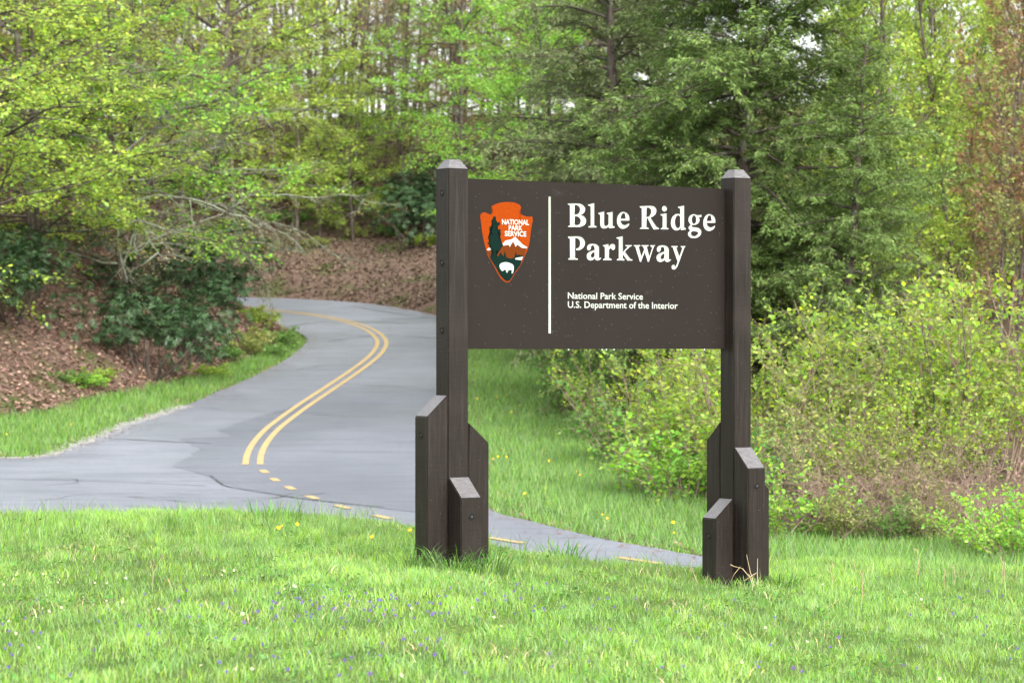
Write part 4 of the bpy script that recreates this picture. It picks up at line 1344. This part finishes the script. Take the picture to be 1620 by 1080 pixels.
for k, (px, D, s_) in enumerate(((1290, 35.5, .7), (1340, 34.8, .7), (1390, 35.2, .8), (1440, 34.6, .7), (1490, 35, .75), (1540, 35.4, .8), (1415, 36.5, 1.0), (1330, 36.8, .85))):
    put('bramble', 'bramble', px, D, s_, k * 2.1, 'dry', '%s tangle of dry brown bramble canes, number %s from the sign' % ('higher' if s_ > .82 else 'low', ('one', 'three', 'four', 'six', 'seven', 'eight', 'five', 'two')[k]), 'shrub', 'dry brambles right of the sign', trunk_name='canes', crown_name='twigs')

# ------------------------------------------------------------------ grass, litter, flowers
def blades(name, X, D, h, w, lean, mat, color, label, cat, seg=2, rn=None, zoff=0.0):
    n = len(X)
    z = T(X, D) + zoff
    az = rng.uniform(0, 6.283, n)
    dx, dy = np.cos(az), np.sin(az)
    la = rng.uniform(0, 6.283, n)
    lx, ly = np.cos(la) * lean * h, np.sin(la) * lean * h
    w = w / 2
    b = np.stack([X, D, z - .01], 1)
    side = np.stack([dx * w, dy * w, np.zeros(n)], 1)
    tip = b + np.stack([lx, ly, h], 1)
    rn = rng.uniform(0, 1, n) if rn is None else rn
    if seg == 2:
        mid = b + np.stack([lx * .3, ly * .3, h * .6], 1)
        v = np.stack([b - side, b + side, mid + side * .8, mid - side * .8, tip], 1).reshape(-1, 3)
        i = np.arange(n)[:, None] * 5
        gr = [(i + np.array([0, 1, 2, 3]), 0), (i + np.array([3, 2, 4]), 0)]
        rr = np.repeat(rn, 5)
    else:
        v = np.stack([b - side, b + side, tip], 1).reshape(-1, 3)
        gr = [(np.arange(n)[:, None] * 3 + np.array([0, 1, 2]), 0)]
        rr = np.repeat(rn, 3)
    me = np_mesh(name, v, gr, [mat], rnd=rr)
    o = link(bpy.data.objects.new(name, me))
    o.color = (*color, 1)
    return tag(o, label, cat, None, 'stuff')

def patchy(X, D, f, seed):
    r = np.random.default_rng(seed)
    v = np.zeros_like(X)
    for _ in range(6):
        a = r.uniform(0, 6.283); k = f * r.uniform(.5, 1.8)
        v += np.sin(k * (X * math.cos(a) + D * .6 * math.sin(a)) + r.uniform(0, 6.283))
    return v / 6
n = 300000
u = rng.uniform(0, 1, n)
D = np.sqrt(11.5 ** 2 + u * (31.5 ** 2 - 11.5 ** 2))
X = rng.uniform(-1, 1, n) * (D * .19 + .6)
pv = patchy(X, D, 2.2, 3)
pf = patchy(X, D, 9.0, 4)
inpost = np.zeros(n, bool)
for q in (PL, PL + TV * SPAN):
    inpost |= (np.abs((X - q.x) * TV.x + (D - q.y) * TV.y) < .27) & (np.abs((X - q.x) * NV.x + (D - q.y) * NV.y) < .27)
keep = ~inside(ROAD, X, D) & ~inpost
X, D, pv, pf = X[keep], D[keep], pv[keep], pf[keep]
n = len(X)
near = np.minimum(np.hypot(X - PL.x, D - PL.y), np.hypot(X - PL.x - TV.x * SPAN, D - PL.y - TV.y * SPAN))
h = (.043 + .022 * (pv + .2) + .04 * pf + rng.exponential(.012, n)) * np.where(D > 22.5, 1.25, 1.0)
h = np.clip(h, .022, .3) + np.where(near < .5, .05, 0) * rng.uniform(0, 1, n)
blades('lawn_grass', X, D, h, rng.uniform(.004, .0075, n), .45, M['blade'], (.25, .41, .082), 'bright green spring grass of the lawn around the sign', 'grass', 2, np.clip(.48 + .3 * pv + .35 * pf + rng.normal(0, .24, n), 0, 1))
n = 9000
D = np.sqrt(11.5 ** 2 + rng.uniform(0, 1, n) * (27 ** 2 - 11.5 ** 2)); X = rng.uniform(-1, 1, n) * (D * .19 + .4)
keep = (patchy(X, D, 3.5, 21) > .12) & (np.hypot(X - PL.x, D - PL.y) > .35) & (np.hypot(X - PL.x - TV.x * SPAN, D - PL.y - TV.y * SPAN) > .35)
blades('dead_grass', X[keep], D[keep], rng.uniform(.03, .09, keep.sum()), rng.uniform(.004, .008, keep.sum()), .9, M['litter'], (.42, .34, .19), 'pale dead blades mixed into the lawn', 'grass')
n = 16000
D = np.sqrt(11.5 ** 2 + rng.uniform(0, 1, n) * (25 ** 2 - 11.5 ** 2)); X = rng.uniform(-1, 1, n) * (D * .19 + .4)
keep = (patchy(X, D, 4.5, 33) > .1)
X, D = X[keep], D[keep]; n = len(X)
pw = Plant(77)
pw.leaves(np.stack([X, D, T(X, D) + rng.uniform(.02, .06, n)], 1), norm(np.column_stack([rng.normal(0, 1, (n, 2)), rng.normal(.2, .3, n)])), norm(np.column_stack([rng.normal(0, .4, n), rng.normal(-.3, .4, n), np.ones(n)])), rng.uniform(.018, .04, n), rng.uniform(0, 1, n))
wv_, wf_, wr_ = pw.leaf_arrays(.75)
ow = link(bpy.data.objects.new('lawn_weeds', np_mesh('lawn_weeds', wv_, [(wf_, 0)], [M['leaf']], rnd=wr_)))
ow.color = (.14, .29, .06, 1)
tag(ow, 'small round-leaved weeds growing through the lawn', 'weeds', None, 'stuff')
# taller wild blades along the crest of the lawn
n = 5000
X = rng.uniform(-6, 5.5, n); D = rng.uniform(22.5, 28.5, n)
keep = patchy(X, D, 3.0, 9) > .05
X, D = X[keep], D[keep]
blades('tall_grass', X, D, rng.uniform(.12, .28, len(X)), rng.uniform(.004, .008, len(X)), .4, M['blade'], (.17, .30, .06), 'taller unmown grass blades along the crest of the lawn', 'grass')
# verges
n = 230000
X = rng.uniform(-17, 3.5, n); D = rng.uniform(47, 84, n)
keep = inside(VERGE, X, D) & ~inside(ROAD, X, D)
X, D = X[keep][:70000], D[keep][:70000]
blades('verge_grass', X, D, rng.uniform(.08, .2, len(X)), rng.uniform(.012, .02, len(X)), .4, M['blade'], (.145, .285, .05), 'green grass strip between the road and the leaf-covered bank', 'grass', 1)
n = 160000
D = 31 + 46 * rng.uniform(0, 1, n) ** 1.4
X = rng.uniform(-2.2, 7, n)
bo = np.argsort(BUSH[:, 1])
bx = np.interp(D, BUSH[bo, 1], BUSH[bo, 0])
keep = (X < bx + .8) & ~inside(ROAD, X, D) & (D > np.interp(X, [-2, 0, 2, 4, 8], [40, 38, 32, 30, 29]))
X, D = X[keep][:100000], D[keep][:100000]
blades('roadside_grass', X, D, rng.uniform(.08, .22, len(X)), rng.uniform(.008, .016, len(X)), .45, M['blade'], (.195, .35, .085), 'long green grass on the slope between the road and the thicket', 'grass', 1)

def litter(name, X, D, size, color, label):
    n = len(X)
    z = T(X, D) + rng.uniform(.01, .05, n)
    P = np.stack([X, D, z], 1)
    A = norm(np.column_stack([rng.normal(0, 1, (n, 2)), rng.normal(0, .35, n)]))
    Nn = norm(np.column_stack([rng.normal(0, .5, (n, 2)), np.ones(n)]))
    p = Plant(1)
    p.leaves(P, A, Nn, size, rng.uniform(0, 1, n))
    v, f, r_ = p.leaf_arrays(.65)
    me = np_mesh(name, v, [(f, 0)], [M['litter']], rnd=r_)
    o = link(bpy.data.objects.new(name, me))
    o.color = (*color, 1)
    return tag(o, label, 'leaf litter', None, 'stuff')
n = 200000
X = rng.uniform(-24, -5, n); D = rng.uniform(54, 92, n)
keep = ~inside(VERGE, X, D) & ~inside(ROAD, X, D) & (T(X, D) > prof(D) + .05)
X, D = X[keep][:95000], D[keep][:95000]
litter('leaf_litter', X, D, rng.uniform(.06, .14, len(X)), (.26, .165, .125), 'brown fallen leaves covering the left bank')
n = 36000
X = rng.uniform(-14, 2, n); D = rng.uniform(90, 112, n)
keep = ~inside(ROAD, X, D)
X, D = X[keep], D[keep]
litter('leaf_litter', X, D, rng.uniform(.08, .16, len(X)), (.155, .112, .083), 'brown fallen leaves on the slope beyond the road bend')

ed = np.concatenate([E[0][(E[0][:, 1] < 84)], E[2], E[3], E[3]])
ed = ed[(ed[:, 0] > -14) & (ed[:, 0] < 4)]
q = ed[rng.integers(0, len(ed), 5000)] + rng.normal(0, .28, (5000, 2))
litter('edge_litter', q[:, 0], q[:, 1], rng.uniform(.04, .1, 5000), (.26, .16, .115), 'brown fallen leaves blown against the road edges')
lo_ = bpy.data.objects['edge_litter'].data
co = np.empty(len(lo_.vertices) * 3, dtype=np.float32)
lo_.vertices.foreach_get('co', co)
co = co.reshape(-1, 3)
inr = inside(ROAD, co[:, 0].copy(), co[:, 1].copy())
co[inr, 2] = np.maximum(co[inr, 2], prof(co[inr, 1]) + .014)
lo_.vertices.foreach_set('co', co.ravel())
def small_mesh(name, parts):
    """parts: list of (verts, faces, material) -> one mesh"""
    bm = bmesh.new()
    mats = []
    for vs, fs, m in parts:
        if m not in mats:
            mats.append(m)
        b = [bm.verts.new(v) for v in vs]
        for f in fs:
            ff = bm.faces.new([b[i] for i in f]); ff.material_index = mats.index(m)
    me = bpy.data.meshes.new(name)
    bm.to_mesh(me); bm.free()
    for m in mats:
        me.materials.append(m)
    return me
def flower_mesh(name, n, r, h, petal, centre, cr, up=.3):
    vs, fs = [], []
    for k in range(n):
        a = 6.2832 * k / n
        q = len(vs)
        for rr, da, dz in ((cr * .6, 0, 0), (r * .6, .55 * 3.14 / n, r * up * .6), (r, 0, r * up), (r * .6, -.55 * 3.14 / n, r * up * .6)):
            vs.append((rr * math.cos(a + da), rr * math.sin(a + da), h + dz))
        fs.append((q, q + 1, q + 2, q + 3))
    st = [(math.cos(a) * .0015, math.sin(a) * .0015, z) for z in (-.01, h) for a in (0, 2.1, 4.2)]
    sf = [(0, 1, 4, 3), (1, 2, 5, 4), (2, 0, 3, 5)]
    ct = [(math.cos(6.2832 * k / 8) * cr, math.sin(6.2832 * k / 8) * cr, h + .001) for k in range(8)] + [(0, 0, h + cr * .6)]
    cf = [(k, (k + 1) % 8, 8) for k in range(8)]
    def nod(v):
        q = Vector(v) - Vector((0, 0, h))
        return tuple(Matrix.Rotation(0.95, 3, 'X') @ q + Vector((0, 0, h)))
    return small_mesh(name, [([nod(v) for v in vs], fs, petal), ([nod(v) for v in ct], cf, centre), (st, sf, M['stem'])])
M['stem'] = flat_mat('stem', (.10, .2, .04))
M['violet'] = flat_mat('violet_petal', (.10, .035, .26))
M['white_petal'] = flat_mat('white_petal', (.75, .75, .70))
M['yellow_petal'] = flat_mat('yellow_petal', (.75, .45, .01))
fl = {'violet': [flower_mesh('violet', 5, .012, hh, M['violet'], M['violet'], .004) for hh in (.095, .12, .14)],
      'daisy': [flower_mesh('daisy', 10, .013, hh, M['white_petal'], M['yellow_petal'], .005, .1) for hh in (.1, .12, .14)],
      'dandelion': [flower_mesh('dandelion', 16, .021, hh, M['yellow_petal'], M['yellow_petal'], .012, .25) for hh in (.1, .13, .17)]}
def flower(kind, X, D, s, label, group):
    o = link(bpy.data.objects.new(kind, fl[kind][int(rng.integers(0, 3))]))
    o.location = (X, D, float(T(X, D)[0]))
    o.rotation_euler = (rng.normal(0, .2), rng.normal(0, .2), rng.normal(0, .7))
    o.scale = (s, s, s)
    tag(o, label, 'flower', group)
def lawn_px(px, row):
    D = 20.0
    for _ in range(30):
        X = atpx(px, D)
        zg = float(T(X, D)[0]) + .08
        D = D * .5 + .5 * (EYE - zg) * FPX / max(60, row - HOR)
    return atpx(px, D), D
for k in range(230):
    row = rng.choice([rng.normal(968, 10), rng.uniform(930, 1080)], p=[.4, .6])
    px = rng.normal(620, 160) if row < 985 and rng.uniform() < .7 else rng.uniform(0, 1620)
    X, D = lawn_px(px, max(900, row))
    flower('violet', X, D, rng.uniform(.8, 1.25), 'tiny purple violet in the lawn before the sign', 'purple violets in the lawn')
for k in range(50):
    row = rng.uniform(900, 1078); px = rng.uniform(0, 480) if rng.uniform() < .65 else rng.uniform(480, 1500)
    X, D = lawn_px(px, row)
    flower('daisy', X, D, rng.uniform(.6, 1.0), 'tiny white daisy in the lawn', 'white daisies in the lawn')
for px, row in ((432, 846), (450, 848), (468, 841), (646, 843), (586, 862), (779, 856), (915, 868)):
    X, D = lawn_px(px, row)
    flower('dandelion', X, D, rng.uniform(.9, 1.2), 'yellow dandelion at the crest of the lawn', 'dandelions at the crest of the lawn')
for px, row in ((755, 634), (790, 634), (800, 628), (817, 612), (811, 655), (815, 643), (780, 730), (803, 727), (788, 728), (845, 752), (869, 744), (910, 754), (923, 760), (859, 772), (830, 785), (870, 803), (946, 815), (955, 824), (1053, 844), (1062, 843), (20, 690), (125, 674)):
    X, D = px2w(px, row)
    flower('dandelion', X, D - 1.0, rng.uniform(.9, 1.4), 'yellow dandelion in the long grass beyond the road' if px > 700 else 'yellow dandelion in the grass strip under the left bank', 'dandelions beyond the road')

# grass tufts and dry stalks at the post feet; darker tuft green doubles as contact shade
def tuft(name, X, D, n, R, h, w, lean, mat, color, label, cat):
    az = rng.uniform(0, 6.283, n); rr = R * np.sqrt(rng.uniform(0, 1, n))
    x, y = rr * np.cos(az), rr * np.sin(az)
    hh = rng.uniform(.5, 1.1, n) * h
    oa = az + rng.normal(0, .5, n)
    pts = []
    vs, f4, f3 = [], [], []
    for k in range(n):
        b = np.array([x[k], y[k], -.03]); out = np.array([math.cos(oa[k]), math.sin(oa[k]), 0]); sd = np.array([-out[1], out[0], 0]) * w * rng.uniform(.6, 1.2) / 2
        q = len(vs)
        l = lean * rng.uniform(.3, 1.4)
        for t in (0, .4, .75):
            c_ = b + out * hh[k] * l * t * t + np.array([0, 0, hh[k] * (t - .25 * l * t * t)])
            vs += [c_ - sd * (1 - .5 * t), c_ + sd * (1 - .5 * t)]
        vs.append(b + out * hh[k] * l + np.array([0, 0, hh[k] * (1 - .35 * l)]))
        f4 += [(q, q + 1, q + 3, q + 2), (q + 2, q + 3, q + 5, q + 4)]
        f3.append((q + 4, q + 5, q + 6))
    me = np_mesh(name, np.array(vs), [(np.array(f4), 0), (np.array(f3), 0)], [mat], rnd=np.repeat(rng.uniform(0, 1, n), 7))
    o = link(bpy.data.objects.new(name, me))
    o.location = (X, D, float(T(X, D)[0]))
    o.color = (*color, 1)
    return tag(o, label, cat)
lp = PL - NV * -0.32
for (dx, dy, lab) in ((-.28, -.22, 'grass tuft at the left foot of the left sign post'), (.02, -.36, 'grass tuft in front of the left sign post'), (.28, -.20, 'grass tuft at the right foot of the left sign post')):
    tuft('grass_tuft', PL.x + dx, PL.y + dy, 130, .17, .30, .010, .9, M['blade'], (.09, .21, .04), lab, 'grass')
RP = PL + TV * SPAN
tuft('grass_tuft', RP.x + .34, RP.y - .1, 110, .2, .2, .011, .8, M['blade'], (.11, .27, .04), 'grass tuft at the right foot of the right sign post', 'grass')
tuft('grass_tuft', RP.x - .3, RP.y - .1, 60, .14, .17, .009, .7, M['blade'], (.12, .27, .04), 'grass tuft at the left foot of the right sign post', 'grass')
tuft('grass_tuft', .45, 24.2, 90, .2, .3, .012, .6, M['blade'], (.12, .30, .04), 'tall grass tuft between the two sign posts', 'grass')
tuft('grass_tuft', -2.15, 25.4, 60, .3, .3, .01, .5, M['blade'], (.12, .29, .04), 'tall grass tuft on the lawn crest left of the sign', 'grass')
def stalks(name, X, D, specs, label, r=.0045):
    p = Plant(5)
    for a, b in specs:
        a, b = np.array(a, float), np.array(b, float)
        p.tubes.append((np.array([a, (a + b) / 2 + rng.normal(0, .012, 3), b]), np.array([r, r * .9, r * .5]), 5, 0))
    v, f = p.wood_arrays({0})
    me = np_mesh(name, v, [(f, 0)], [M['straw']], smooth=True)
    o = link(bpy.data.objects.new(name, me))
    o.location = (X, D, float(T(X, D)[0]))
    return tag(o, label, 'straw')
stalks('dry_straw', RP.x + .02, RP.y - .42, [((-.42, .1, .0), (-.5, .05, .2)), ((-.2, 0, .02), (.1, 0, .0)), ((-.12, 0, .06), (-.02, 0, .22)), ((-.12, 0, .24), (.0, 0, .2)), ((.0, 0, .2), (.1, 0, .02)), ((.02, 0, .08), (.14, 0, .16)), ((.13, 0, .0), (.04, 0, .34)), ((.15, 0, .02), (.15, 0, .3)), ((.05, .02, .0), (.2, 0, .08)), ((.12, -.03, .0), (.06, -.03, .15))], 'bent dry straw stalks at the foot of the right sign post').scale = (.8, .8, .8)
for k, (px, row, hh) in enumerate(((1318, 915, .2), (1353, 912, .18), (1374, 910, .15), (1452, 905, .27), (1494, 920, .2), (1508, 915, .2), (1582, 915, .28), (1588, 912, .22), (1606, 905, .2), (240, 905, .16), (270, 915, .07), (1098, 905, .2), (1365, 935, .24))):
    X, D = lawn_px(px, row)
    stalks('dry_stalk', X, D, [((0, 0, -.02), (rng.normal(0, .02), 0, hh)), ((rng.normal(0, .004), 0, hh - .03), (rng.normal(0, .02), 0, hh + .015))], 'single dry seed stalk standing up from the lawn', .004)['group'] = 'dry seed stalks in the lawn'
# pale gravel along the left road edge
n = 2000
e = E[0][(E[0][:, 0] > -12) & (E[0][:, 0] < -6.5) & (E[0][:, 1] < 60)]
q = e[rng.integers(0, len(e), n)] + rng.normal(0, .12, (n, 2)) * np.array([1, .9])
P = np.column_stack([q, prof(q[:, 1]) + .01])
s_ = rng.uniform(.01, .024, n)[:, None]
tet = np.array([(1, 0, -.3), (-.5, .87, -.3), (-.5, -.87, -.3), (0, 0, .8)])
V_ = (P[:, None, :] + s_[:, None, :] * tet[None] * rng.uniform(.6, 1.3, (n, 4, 1))).reshape(-1, 3)
i = np.arange(n)[:, None] * 4
me = np_mesh('edge_gravel', V_, [(np.concatenate([i + np.array(t) for t in ((0, 1, 3), (1, 2, 3), (2, 0, 3))]), 0)], [M['stone']])
tag(link(bpy.data.objects.new('edge_gravel', me)), 'pale gravel along the left edge of the road', 'gravel', None, 'stuff')
